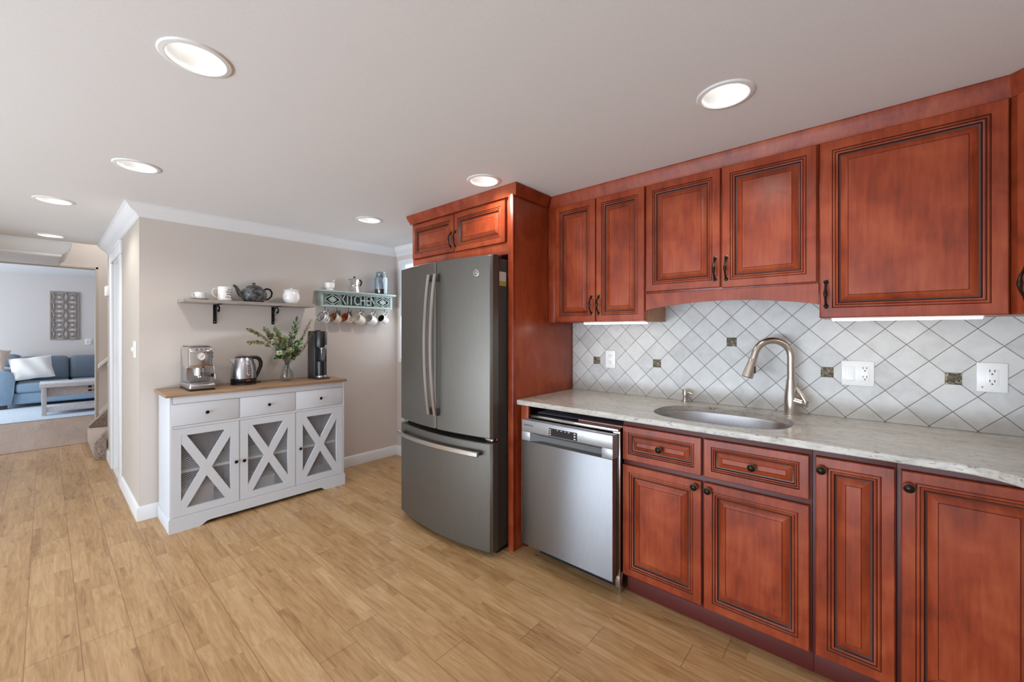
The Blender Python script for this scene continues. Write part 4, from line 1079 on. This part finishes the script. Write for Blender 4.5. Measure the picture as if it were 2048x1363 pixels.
def sprig(name, label, tip, kind, depth=0.0, bow=.03, n=None, group=None, z0=None, lo=.30):
    tx, tz = tip
    a0 = Vector((rnd.uniform(-.006, .006), rnd.uniform(-.004, .004), .03)); neck = Vector((rnd.uniform(-.010, .010), rnd.uniform(-.008, .008), .132)); end = Vector((tx, depth, tz))
    pts = [a0, (a0 + neck) / 2, neck]
    m = 10
    for i in range(1, m + 1):
        u = i / m; p = neck.lerp(end, u); p += Vector((0, 0, bow * math.sin(PI * u))); pts.append(p)
    t_ = T(name, label, 'sprig', (VX, VY, ZT), R90, group)
    ln = (end - neck).length
    mb = MB(); mb.tube(pts, [.0018] * 3 + [.0017 - .0011 * i / m for i in range(m)], 6); t_.part('stem', mb, M['stem'])
    mb = MB(); n = n or max(10, int(ln / (.0135 if kind == 'thin' else .0105)))
    seg = pts[2:]
    for i in range(n):
        u = lo + (1 - lo) * (i + rnd.uniform(-.2, .2)) / n; u = min(max(u, .02), .995)
        q = u * (len(seg) - 1); k = min(int(q), len(seg) - 2); p = seg[k].lerp(seg[k + 1], q - k); d = (seg[k + 1] - seg[k]).normalized()
        side = d.orthogonal().normalized(); side.rotate(Matrix.Rotation(i * 1.57 + rnd.uniform(-.5, .5), 3, d))
        for sgn in (1, -1):
            if kind == 'leafy':
                L_ = rnd.uniform(.055, .075) * (1.05 - .3 * u); w = L_ * .36; out = (side * sgn * .75 + d * .9)
            elif kind == 'thin':
                L_ = rnd.uniform(.018, .026); w = L_ * .6; out = (side * sgn * .9 + d * .5)
            else:
                L_ = rnd.uniform(.030, .042) * (1.15 - .45 * u); w = L_ * .88; out = (side * sgn + d * .35)
            out = out + Vector((rnd.uniform(-.2, .2), rnd.uniform(-.2, .2), rnd.uniform(-.2, .2)))
            leaf(mb, p, out, (d + Vector((0, -.6, .3))).normalized(), L_, w, 1 if (kind != 'leafy' and rnd.random() < (.75 if kind == 'thin' else .25)) else 0)
    if kind != 'leafy':
        for k in range(5): leaf(mb, end, Vector((rnd.uniform(-1, 1), rnd.uniform(-1, 1), rnd.uniform(0, 1))) + d, Vector((0, -1, .2)), .016, .012, 1)
    else:
        leaf(mb, end, d, Vector((0, -1, .2)), .06, .02, 0)
    t_.part('foliage', mb, [M['leaf'] if kind == 'leafy' else M['euc'], M['euc_brown']], smooth=False)
G = 'eucalyptus sprigs in the glass vase'
sprig('eucalyptus_sprig', 'long eucalyptus sprig reaching farthest left, upper of the two', (-.292, .425), 'thin', -.02, .05, group=G, lo=.45)
sprig('eucalyptus_sprig', 'long eucalyptus sprig reaching farthest left, lower of the two', (-.298, .322), 'thin', -.05, .07, group=G, lo=.45)
sprig('eucalyptus_sprig', 'thin eucalyptus sprig on the right rising highest beside the sage sign', (.200, .500), 'thin', .02, .0, group=G, lo=.35)
sprig('eucalyptus_sprig', 'eucalyptus sprig ending in a round tip against the black soda maker', (.192, .412), 'thin', -.06, -.03, group=G, lo=.35)
sprig('eucalyptus_sprig', 'full eucalyptus sprig on the left, brushing the wall below the shelf', (-.165, .435), 'full', .01, .03, group=G)
sprig('eucalyptus_sprig', 'full eucalyptus sprig rising under the right shelf bracket', (-.105, .445), 'full', -.05, .02, group=G)
sprig('eucalyptus_sprig', 'full eucalyptus sprig in the middle front of the bouquet', (-.055, .365), 'full', -.10, .03, group=G)
sprig('eucalyptus_sprig', 'short full eucalyptus sprig leaning front left of the bouquet', (-.125, .345), 'full', -.09, .05, group=G)
sprig('eucalyptus_sprig', 'full eucalyptus sprig at the heart of the bouquet, beside the leafy branch', (.012, .385), 'full', -.06, .0, group=G)
sprig('eucalyptus_sprig', 'low eucalyptus sprig leaning right of the vase neck', (.085, .275), 'full', -.07, .0, group=G)
sprig('eucalyptus_sprig', 'low eucalyptus sprig leaning left of the vase neck', (-.085, .235), 'full', -.08, .03, group=G)
sprig('eucalyptus_sprig', 'full eucalyptus sprig filling the centre left of the bouquet', (-.085, .315), 'full', -.03, .02, group=G)
sprig('eucalyptus_sprig', 'short eucalyptus sprig filling the centre just above the vase neck', (-.020, .270), 'full', -.10, .01, group=G)
sprig('leafy_branch', 'tall branch of pointed dark green leaves at the top of the bouquet', (.060, .485), 'leafy', -.03, .0, 8, lo=.45)
sprig('leafy_branch', 'short branch of glossy green leaves low in the bouquet right side', (.062, .315), 'leafy', -.10, .0, 6, lo=.3)
sprig('leafy_branch', 'low branch of broad green leaves at the left of the vase neck', (-.085, .200), 'leafy', -.06, .03, 4, lo=.6)

t = T('soda_maker', 'tall black soda maker at the right end of the sideboard', 'soda maker', (-3.625, 1.572, ZT), R90); t.o.scale = (.88, 1, 1)
mb = MB(); mb.box(-.060, .060, -.045, .095, .008, .405, .012, 3); t.part('rear_column', mb, M['case'])
def halfround(x, yb, r, z0, z1, mbb, n=18, sxx=1.0):
    ringf = lambda z, k=1.0: [(x + r * k * sxx * math.cos(PI + PI * i / n), yb + r * k * math.sin(PI + PI * i / n), z) for i in range(n + 1)]
    mbb.loft([ringf(z0, .97), ringf(z0 + .004), ringf(z1 - .006), ringf(z1, .94)], 0)
mb = MB(); halfround(0, -.046, .058, .272, .412, mb); mb.box(-.057, .057, -.046, .092, .405, .413, .003); t.part('head', mb, M['black'])
mb = MB(); mb.box(-.055, .055, -.060, -.046, .030, .272, .004); mb.cyl((0, -.045, .03), (0, -.045, .15), .047, n=30); t.part('front_shell', mb, M['black'])
mb = MB(); mb.box(-.062, .062, -.115, .096, 0, .012, .006); t.part('foot', mb, M['case'])
mb = MB(); halfround(0, -.05, .05, .012, .03, mb); t.part('drip_tray', mb, M['steel'])
mb = MB(); mb.lathe([(.0005, .148), (.017, .15), (.020, .16), (.031, .268), (.028, .268), (.018, .165), (.0005, .153)], (.004, -.080, 0), 22, cap0=False, cap1=False); t.part('clear_spout_cup', mb, M['glass_blue'])
for i, (a, w) in enumerate(((-.5, .007), (-.15, .009), (.2, .008), (.5, .007))):
    mb = MB(); mb.ball((.058 * math.sin(a), -.048 - .056 * math.cos(a), .268), w, .004, .006, 10, 6); t.part('chrome_clip', mb, M['chrome'])
mb = MB(); mb.box(.018, .036, -.1015, -.092, .285, .291, .001); mb.box(.012, .034, -.1035, -.09, .2785, .281); t.part('small_badge', mb, M['display_white'])
mb = MB(); mb.lathe([(.030, .413), (.030, .419), (.026, .421)], (0, .01, 0), 24); t.part('push_button', mb, M['case'])

# ---------------------------------------------------------------- wall shelf with brackets, and what stands on it
t = T('wall_shelf', 'grey wooden wall shelf on two black iron scroll brackets', 'shelf', (XS, 1.097, 1.537), R90)
mb = MB(); mb.box(-.456, .453, -.207, -.001, 0, .023, .002); t.part('board', mb, M['greywood'])
for bx in (-.225, .188):
    mb = MB(); z = 0
    mb.box(bx - .011, bx + .011, -.005, -.0008, -.150, -.001, .001); mb.box(bx - .011, bx + .011, -.165, -.001, -.0052, -.0008, .001)
    def strap(pts): mb.tube([(bx, y, zz) for y, zz in pts], .0058, 8, flat=.55)
    strap([(-.004, -.128), (-.022, -.118), (-.030, -.098), (-.024, -.080), (-.010, -.072), (-.004, -.066)])
    strap([(-.004, -.075), (-.016, -.058), (-.040, -.030), (-.075, -.012), (-.105, -.010), (-.125, -.022), (-.130, -.042), (-.120, -.058), (-.105, -.060), (-.097, -.050), (-.100, -.040)])
    o = t.part('bracket', mb, M['blackm'])
    for zz in (-.135, -.045):
        mb = MB(); mb.cyl((bx, -.0065, zz), (bx, -.004, zz), .005, n=12); mb.build('screw', M['chrome'], o)
ZS = 1.5605; XI = -3.705
def mug_shell(r, h, taper=.94, th=.0035):
    mb = MB(); mb.lathe([(r * taper * .9, 0), (r * taper, .004), (r * .99, h * .5), (r, h - .002), (r - th * .5, h), (r - th, h - .002), (r * .99 - th, h * .5), (r * taper - th, .008), (.0005, .006)], n=36, mi=[0, 0, 0, 0, 0, 1, 1, 1], cap1=False)
    return mb
def mug_handle(r, h, th=.0052, out=.03):
    mb = MB(); mb.tube([(-r + .004, 0, h * .83), (-r - out * .55, 0, h * .86), (-r - out, 0, h * .66), (-r - out * .95, 0, h * .45), (-r - out * .5, 0, h * .24), (-r + .005, 0, h * .16)], th, 10); return mb
t = T('saucer', 'small white saucer under the espresso cup on the wall shelf', 'saucer', (XI - .01, .752, ZS), R90)
mb = MB(); mb.lathe([(.03, 0), (.034, .001), (.060, .008), (.0605, .0095), (.034, .0035), (.0005, .003)], n=36, cap1=False); t.part('dish', mb, M['china'])
t = T('espresso_cup', 'small white espresso cup on a saucer at the left of the wall shelf', 'cup', (XI - .01, .755, ZS + .0036), R90)
mb = MB(); mb.lathe([(.018, 0), (.02, .002), (.031, .02), (.036, .05), (.0345, .0505), (.029, .02), (.0005, .008)], n=32, cap1=False); t.part('bowl', mb, M['china'])
mb = MB(); mb.tube([(-.030, 0, .04), (-.045, 0, .043), (-.051, 0, .032), (-.043, 0, .018), (-.026, 0, .014)], .003, 8); t.part('handle', mb, M['china_pink'])
t = T('lettered_mug', 'tall white mug with black handwritten lettering on the wall shelf', 'mug', (XI, .905, ZS), R90)
r = .0455; t.part('cup_wall', mug_shell(r, .106, 1.0), [M['china'], M['china']])
t.part('handle', mug_handle(r, .106, .005, .034), M['china_pink'])
mb = MB()
for k, (txt, z, sz) in enumerate((('I am', .083, .017), ('with you', .066, .016), ('always', .048, .018), ('Matthew 28:20', .026, .0105))):
    mb.merge_text(txt, sz, .0004, Matrix.Identity(4), 0, .35, 'CENTER', .9, bend=(lambda co, z=z: Vector(((r + .0004 + co.z) * math.sin(co.x / r + .42), -(r + .0004 + co.z) * math.cos(co.x / r + .42), z + co.y))))
t.part('lettering', mb, M['ink'])
t = T('teapot', 'dark grey teapot with relief pattern in the middle of the wall shelf', 'teapot', (XI - .03, 1.110, ZS), R90)
mb = MB(); mb.lathe([(.062, 0), (.066, .004), (.078, .022), (.0885, .052), (.088, .075), (.079, .098), (.062, .112), (.055, .114)], n=40); t.part('body', mb, M['pewter'])
mb = MB(); mb.lathe([(.056, .113), (.058, .117), (.046, .130), (.024, .137), (.008, .140), (.007, .146), (.013, .152), (.012, .157), (.0005, .159)], n=32, cap0=False); t.part('lid', mb, M['pewter'])
mb = MB(); mb.tube([(-.072, 0, .045), (-.095, 0, .060), (-.112, 0, .090), (-.126, 0, .118), (-.142, 0, .128)], [.022, .019, .014, .010, .009], 14); t.part('spout', mb, M['pewter'])
mb = MB(); mb.tube([(.070, 0, .104), (.095, 0, .118), (.120, 0, .110), (.132, 0, .085), (.126, 0, .055), (.104, 0, .032), (.080, 0, .026)], [.007, .0075, .0075, .0075, .007, .0065, .006], 10); t.part('handle', mb, M['blackm'])
t = T('sugar_jar', 'round white china jar at the right of the wall shelf', 'jar', (XI, 1.382, ZS), R90)
mb = MB(); mb.lathe([(.042, 0), (.045, .003), (.058, .022), (.066, .050), (.064, .078), (.056, .098), (.060, .110), (.064, .114), (.060, .116), (.052, .104)], n=40, cap1=False); t.part('body', mb, M['china'])
mb = MB(); mb.lathe([(.058, .112), (.050, .120), (.02, .126), (.008, .128), (.009, .134), (.0005, .137)], n=32); t.part('lid', mb, M['china'])

# ---------------------------------------------------------------- KITCHEN sign shelf with hooks and mugs
t = T('sign_shelf', 'sage green shelf box with cut-out letters and six mug hooks', 'shelf', (XS, 2.015, 1.555), R90)
BX0, BX1, BF = -.365, .372, -.102
mb = MB(); mb.box(-.385, .390, -.150, -.001, .136, .150, .003); t.part('top_board', mb, M['sage'])
mb = MB(); mb.box(BX0, BX0 + .012, BF + .0102, -.001, 0, .1355); mb.box(BX1 - .012, BX1, BF + .0102, -.001, 0, .1355); mb.box(BX0 + .012, BX1 - .012, BF + .012, -.001, 0, .012); t.part('box', mb, M['sage'])
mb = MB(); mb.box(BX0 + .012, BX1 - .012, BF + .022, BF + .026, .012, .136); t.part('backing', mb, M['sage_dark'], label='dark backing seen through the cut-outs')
# fretwork front: frame rails + letters + ornaments
mb = MB(); y0, y1 = BF, BF + .010
mb.box(BX0, BX1, y0, y1, 0, .020); mb.box(BX0, BX1, y0, y1, .118, .1355)
mb.box(BX0, BX0 + .022, y0, y1, .02, .118); mb.box(BX1 - .022, BX1, y0, y1, .02, .118)
for xx in (-.168, .175): mb.box(xx - .004, xx + .004, y0, y1, .02, .118)
t.part('fret_frame', mb, M['sage'])
mb = MB(); mb.merge_text('KITCHEN', .138, .010, Matrix.Translation((.004, BF + .005, .069)) @ Matrix.Diagonal((.62, 1, 1.0, 1)) @ TEXTM, 0, 0, 'CENTER', 1.02); t.part('letters', mb, M['sage'])
for cx in (-.257, .263):
    mb = MB(); hw, hh = .085, .049; zc = .069
    def bar(a, b, w):
        a, b = Vector(a), Vector(b); d = (b - a).normalized(); nn = Vector((-d.y, d.x)) * w / 2
        mb.prism([tuple(a - nn), tuple(b - nn), tuple(b + nn), tuple(a + nn)], 'y', y0 + .0005, y1)
    # diamond, inner quatrefoil and corner ribs
    for sx_ in (-1, 1):
        for sz_ in (-1, 1):
            bar((cx + sx_ * .082, zc), (cx, zc + sz_ * .048), .008)
            bar((cx + sx_ * .034, zc), (cx, zc + sz_ * .022), .013)
            bar((cx + sx_ * .084, zc + sz_ * .012), (cx + sx_ * .036, zc + sz_ * .05), .005)
            bar((cx + sx_ * .086, zc + sz_ * .030), (cx + sx_ * .058, zc + sz_ * .05), .007)
        bar((cx + sx_ * .085, zc), (cx + sx_ * .062, zc), .010)
    bar((cx, zc + .05), (cx, zc + .03), .010); bar((cx, zc - .05), (cx, zc - .03), .010)
    mb.prism([(cx - .022, zc), (cx, zc - .016), (cx + .022, zc), (cx, zc + .016)], 'y', y0 + .0005, y1)
    t.part('ornament', mb, M['sage'])
HOOKS = [1.700, 1.813, 1.926, 2.051, 2.180, 2.313]
for hy in HOOKS:
    x = hy - 2.015
    mb = MB(); mb.tube([(x, -.070, .002), (x, -.070, -.035), (x + .002, -.071, -.046), (x + .010, -.074, -.052), (x + .018, -.077, -.047), (x + .022, -.078, -.036), (x + .025, -.079, -.028)], .0024, 8)
    mb.ball((x + .026, -.079, -.026), .004, n=10, m=6); t.part('cup_hook', mb, M['blackm'])
def hung_mug(i, label, r, h, mo, mi_, mh, extra=None):
    hy = HOOKS[i]; hook = Vector((XS + .072, hy + .012, 1.555 - .047))     # bottom of the hook loop, world
    z_ = Vector((.30, -.84, .36)).normalized()                              # from the bottom of the mug to its mouth
    up = Vector((.10, .25, 1.0)); x_ = (up - z_ * up.dot(z_)).normalized(); y_ = z_.cross(x_)
    R = Matrix((x_, y_, z_)).transposed().to_4x4()
    # handle is on +x local; its upper inside sits on the hook
    hp = Vector((r + .0215, 0, h * .58))
    mtx = Matrix.Translation(hook - R.to_3x3() @ hp) @ R
    t = T('hanging_mug', label, 'mug', mtx=mtx, group='mugs on the sign shelf hooks')
    t.part('cup_wall', mug_shell(r, h, .92), [mo, mi_])
    hb = mug_handle(r, h, .0046, .028); hb.xform(Matrix.Rotation(PI, 4, 'Z')); t.part('handle', hb, mh)
    if extra: extra(t, r, h)
def squiggle(m, rows, a0, seed, wd=.0011):
    def f(t, r, h):
        rr = random.Random(seed); mb = MB()
        for z in rows:
            for k in range(4):
                a = a0 + k * .24 + rr.uniform(-.05, .05)
                pts = []
                for j in range(5):
                    aa = a + j * .045; zz = z + rr.uniform(-.009, .009); q = r * (.955 + .045 * zz / h) + .0006
                    pts.append((q * math.cos(aa), q * math.sin(aa), zz))
                mb.tube(pts, wd, 5)
        t.part('printed_motif', mb, m)
    return f
def rimcol(m):
    def f(t, r, h):
        mb = MB(); mb.lathe([(r + .0004, h - .004), (r + .0003, h), (r - .0018, h + .0006), (r - .0038, h - .002)], n=36, cap0=False, cap1=False); t.part('rim_band', mb, m)
    return f
def both(*fs):
    def f(t, r, h):
        for g in fs: g(t, r, h)
    return f
hung_mug(0, 'white enamel mug with dark rim and black script, first hook from the left', .041, .082, M['china'], M['mug_grey'], M['china'], both(rimcol(M['bronze']), squiggle(M['ink'], (.03, .05), -1.9, 3, .0014)))
hung_mug(1, 'speckled beige mug with tan inside and dark handle on the second hook', .041, .080, M['stone_beige'], M['mug_brown'], M['black'], both(rimcol(M['mug_dark']), squiggle(M['mug_grey'], (.03, .045), -1.6, 5)))
hung_mug(2, 'beige mug with rust orange inside and dark handle on the third hook', .041, .080, M['stone_beige'], M['mug_orange'], M['black'], both(rimcol(M['glaze']), squiggle(M['glaze'], (.028, .042, .055), -1.7, 8, .0017)))
hung_mug(3, 'plain cream mug on the fourth hook from the left', .046, .090, M['cream'], M['cream'], M['cream'])
hung_mug(4, 'large white mug with pale grey inside, next to last hook', .047, .090, M['china'], M['mug_grey'], M['china'])
hung_mug(5, 'white mug with dark inside on the last hook, nearest the fridge', .041, .084, M['china'], M['mug_dark'], M['china'], squiggle(M['mug_grey'], (.04,), -1.7, 4, .0009))

ZK = 1.7055; XK = -3.755
t = T('mortar', 'small white stone mortar at the left of the sign shelf', 'mortar', (XK, 1.735, ZK), R90)
mb = MB(); mb.lathe([(.034, 0), (.035, .006), (.030, .016), (.040, .026), (.044, .050), (.045, .070), (.040, .071), (.037, .05), (.0005, .028)], n=32, cap1=False); t.part('bowl', mb, M['china'])
t = T('pestle', 'pale pestle leaning out of the white mortar', 'pestle', (XK, 1.735, ZK + .030), R90)
mb = MB(); mb.tube([(-.006, 0, .012), (.008, 0, .030), (.030, 0, .055), (.040, 0, .066), (.044, 0, .071)], [.009, .007, .006, .0085, .005], 12); t.part('shaft', mb, M['cream'])
t = T('moka_pot', 'small aluminium moka pot in the middle of the sign shelf', 'moka pot', (XK, 1.975, ZK), R90)
mb = MB(); mb.lathe([(.042, 0), (.043, .003), (.034, .056), (.036, .058)], n=8); t.part('boiler', mb, M['chrome'])
mb = MB(); mb.lathe([(.037, .058), (.037, .068), (.034, .070)], n=24); t.part('collar', mb, M['handle_steel'])
mb = MB(); mb.lathe([(.033, .070), (.044, .122), (.043, .124)], n=8); mb.loft([[(-.034, -.012, .098), (-.034, .012, .098), (-.036, .010, .122), (-.036, -.010, .122)], [(-.058, -.003, .116), (-.058, .003, .116), (-.060, .004, .123), (-.060, -.004, .123)]], 0); t.part('upper_chamber', mb, M['chrome'])
mb = MB(); mb.lathe([(.044, .124), (.040, .129), (.008, .139), (.0005, .140)], n=8); t.part('lid', mb, M['chrome'])
mb = MB(); mb.lathe([(.006, .139), (.010, .148), (.008, .154), (.0005, .155)], n=14); t.part('lid_knob', mb, M['black'])
mb = MB(); mb.tube([(.040, 0, .120), (.060, 0, .124), (.074, 0, .108), (.070, 0, .084), (.058, 0, .066)], [.006, .008, .0085, .008, .006], 10); t.part('handle', mb, M['black'])
t = T('glass_jar', 'clip-top glass jar with ground coffee at the right of the sign shelf', 'jar', (XK, 2.262, ZK), R90)
mb = MB(); mb.lathe([(.054, 0), (.060, .004), (.063, .02), (.063, .150), (.058, .172), (.046, .182), (.044, .190), (.046, .196), (.043, .196), (.041, .188), (.043, .181), (.055, .170), (.060, .148), (.060, .02), (.055, .006), (.0005, .005)], n=36, cap0=True, cap1=False); t.part('glass_body', mb, M['glass_blue'])
mb = MB(); mb.lathe([(.052, .0062), (.0575, .012), (.0585, .050), (.0005, .058)], n=36, cap1=False); t.part('coffee_grounds', mb, M['coffee'])
mb = MB(); mb.lathe([(.046, .200), (.047, .206), (.047, .222), (.040, .229), (.0005, .231)], n=36); t.part('lid', mb, M['glass_blue'])
mb = MB()
for z in (.186, .203, .214): mb.tube([(.0485 * math.cos(a), .0485 * math.sin(a), z) for a in [2 * PI * k / 28 for k in range(29)]], .0014, 6)
mb.tube([(-.012, -.048, .165), (-.012, -.050, .205), (-.008, -.049, .216)], .0016, 6); mb.tube([(.006, -.048, .165), (.006, -.050, .205), (.002, -.049, .216)], .0016, 6); mb.tube([(-.012, -.049, .165), (-.003, -.052, .158), (.006, -.049, .165)], .0016, 6)
t.part('wire_clip', mb, M['blackm'])

# ---------------------------------------------------------------- living room seen through the opening
t = T('area_rug', 'pale blue area rug on the living room floor', 'rug', (-10.6, -.4, 0))
mb = MB(); mb.box(-1.3, 1.3, -2.6, 2.0, .0005, .012, .004); t.part('pile', mb, M['rug'])
t = T('sofa', 'blue fabric sofa with rolled arm against the living room wall', 'sofa', (-11.4, .75, 0), R90)
# local x = world Y - .75 ; front y = -(X+11.4): front plane X=-10.95 -> y=-.45
mb = MB(); mb.box(-1.12, 1.12, -.43, .40, .075, .27, .03, 3); t.part('base', mb, M['sofa'])
for a, b_ in ((-1.085, -.432), (-.428, .225), (.229, .9)):
    mb = MB(); mb.box(a, b_, -.46, .12, .268, .435, .045, 4); t.part('seat_cushion', mb, M['sofa'])
for i, (a, b_) in enumerate(((-1.08, -.445), (-.435, .21), (.22, .9))):
    mb = MB(); mb.box(a, b_, 0, .22, 0, .47, .075, 4); mb.xform(Matrix.Translation((0, .07, .42)) @ Matrix.Rotation(-.16, 4, 'X')); t.part('back_cushion', mb, M['sofa_back'])
mb = MB(); mb.box(-1.15, 1.15, .28, .44, .2, .82, .05, 3); mb.ball((-1.16, .34, .80), .16, .10, .12); t.part('back_frame', mb, M['sofa_back'])
for sx_, xx in ((-1, -1.24), (1, 1.05)):
    mb = MB(); mb.prism([(xx - .12, .08), (xx + .12, .08), (xx + .145, .30), (xx + .15, .48)] + [(xx + .0 + .152 * math.cos(a), .52 + .145 * math.sin(a)) for a in [PI * k / 12 for k in range(13)]] + [(xx - .15, .48), (xx - .14, .30)], 'y', -.47, .36, 0, .015); t.part('arm', mb, M['sofa'])
for xx, yy in ((-1.22, -.40), (1.05, -.40), (-1.22, .30), (1.05, .30)):
    mb = MB(); mb.box(xx - .05, xx + .05, yy - .05, yy + .05, .013, .08, .006); t.part('foot', mb, M['case'])
def pillow(name, label, loc, m, w, h, rot):
    mb = MB(); n = 14; rings = []
    top = [[None] * (n + 1) for _ in range(n + 1)]; bot = [[None] * (n + 1) for _ in range(n + 1)]
    for i in range(n + 1):
        for j in range(n + 1):
            u, v = -1 + 2 * i / n, -1 + 2 * j / n
            th = .085 * (max(0, (1 - u ** 4) * (1 - v ** 4))) ** .6
            k = 1 - .07 * (1 - abs(u)) * abs(v) ** 3 - 0; kx = 1 - .07 * (1 - abs(v)) * abs(u) ** 3
            p = (u * w / 2 * kx, 0, v * h / 2 * k)
            top[i][j] = mb.bm.verts.new((p[0], -th + .008 * math.sin(7 * u + 3 * v), p[2])); bot[i][j] = top[i][j] if i in (0, n) or j in (0, n) else mb.bm.verts.new((p[0], th, p[2]))
    for i in range(n):
        for j in range(n):
            mb.bm.faces.new((top[i][j], top[i + 1][j], top[i + 1][j + 1], top[i][j + 1]))
            mb.bm.faces.new((bot[i][j + 1], bot[i + 1][j + 1], bot[i + 1][j], bot[i][j]))
    o = mb.build(name, m, None); o.matrix_world = Matrix.Translation(loc) @ Matrix.Rotation(R90, 4, 'Z') @ Matrix.Rotation(rot[0], 4, 'X') @ Matrix.Rotation(rot[1], 4, 'Y')
    o['label'] = label; o['category'] = 'cushion'
pillow('throw_pillow', 'large cream throw pillow leaning on the blue sofa back', (-11.06, -.15, .69), M['pillow'], .50, .42, (-.42, -.12))
pillow('throw_pillow', 'peach throw pillow half cut off behind the sofa arm at the left edge', (-11.16, -.62, .86), M['pillow2'], .40, .40, (-.5, .2))
t = T('coffee_table', 'washed grey wooden coffee table on the blue rug before the sofa', 'table', (-9.93, .60, .0125), R90)
# local x = Y-.60 ; y front = X+9.93 -> front X=-9.67: y=-.26
mb = MB(); mb.box(-.655, .60, -.27, .27, .435, .498, .006); t.part('tabletop', mb, M['tablewood'])
for xx in (-.61, .555):
    for yy in (-.225, .225):
        mb = MB(); mb.box(xx - .028, xx + .028, yy - .028, yy + .028, 0, .435, .004); t.part('leg', mb, M['tablewood'])
mb = MB(); mb.box(-.58, .527, .20, .215, .285, .435, .002); mb.box(-.58, .527, -.212, -.197, .285, .434, .002); ap = t.part('apron', mb, M['tableapron'])
mb = MB()
for z in (.405, .345): mb.box(-.13, -.09, -.222, -.212, z - .014, z + .014, .002)
mb.box(-.09, .3, -.218, -.212, .341, .347); mb.build('latch', M['blackm'], ap)
mb = MB(); mb.box(-.62, .565, -.22, .22, .085, .115, .003); mb.box(-.62, .565, -.245, -.20, .05, .125, .004); t.part('lower_shelf', mb, M['tablewood'])
t = T('wall_art', 'tall driftwood fretwork panel of interlaced rings on the living room wall', 'wall art', (-12.0, .258, 1.64), R90)
w2, h2 = .196, .475
mb = MB()
mb.box(-w2, -w2 + .022, -.022, 0, -h2, h2, .002); mb.box(w2 - .022, w2, -.022, 0, -h2, h2, .002); mb.box(-w2 + .022, w2 - .022, -.022, 0, -h2, -h2 + .022, .002); mb.box(-w2 + .022, w2 - .022, -.022, 0, h2 - .022, h2, .002)
t.part('frame', mb, M['artwood'])
mb = MB(); pitch = (2 * (w2 - .022)) / 2; rr_ = pitch
iw, ih = w2 - .018, h2 - .018
rows = 5; pz = 2 * (h2 - .022) / (rows - 1 + 1)
for i in range(-2, 2):
    for j in range(-1, rows + 1):
        for ox_ in (.5,):
            cx = (i + ox_) * pitch; cz = -h2 + .022 + (j + ox_) * pz
            seg = []
            for k in range(49):
                a = 2 * PI * k / 48; p = (cx + rr_ * .69 * math.cos(a), cz + pz * .69 * math.sin(a)); seg.append(p)
            run = []
            for p in seg + [(9, 9)]:
                if abs(p[0]) < iw and abs(p[1]) < ih: run.append((p[0], -.0125, p[1]))
                else:
                    if len(run) > 2: mb.tube(run, .011, 6, flat=1.05)
                    run = []
for i in (-1, 0):
    for j in range(rows):
        cx = (i + .5) * pitch; cz = -h2 + .022 + (j + .5) * pz; a = pitch * .30; b = pz * .30
        mb.tube([(cx - a, -.0125, cz), (cx, -.0125, cz + b), (cx + a, -.0125, cz), (cx, -.0125, cz - b), (cx - a, -.0125, cz)], .0085, 6)
t.part('fretwork', mb, M['artwood'])
t = T('light_switch', 'white switch plate on the living room wall right of the fretwork panel', 'light switch', (-12.0, .585, 1.12), R90)
mb = MB(); mb.box(-.05, .05, -.007, 0, -.06, .06, .003); t.part('cover_plate', mb, M['plastic'])
mb = MB(); mb.box(-.03, -.008, -.011, -.007, -.03, .03, .001); mb.box(.008, .03, -.011, -.007, -.03, .03, .001); t.part('rocker', mb, M['can'])
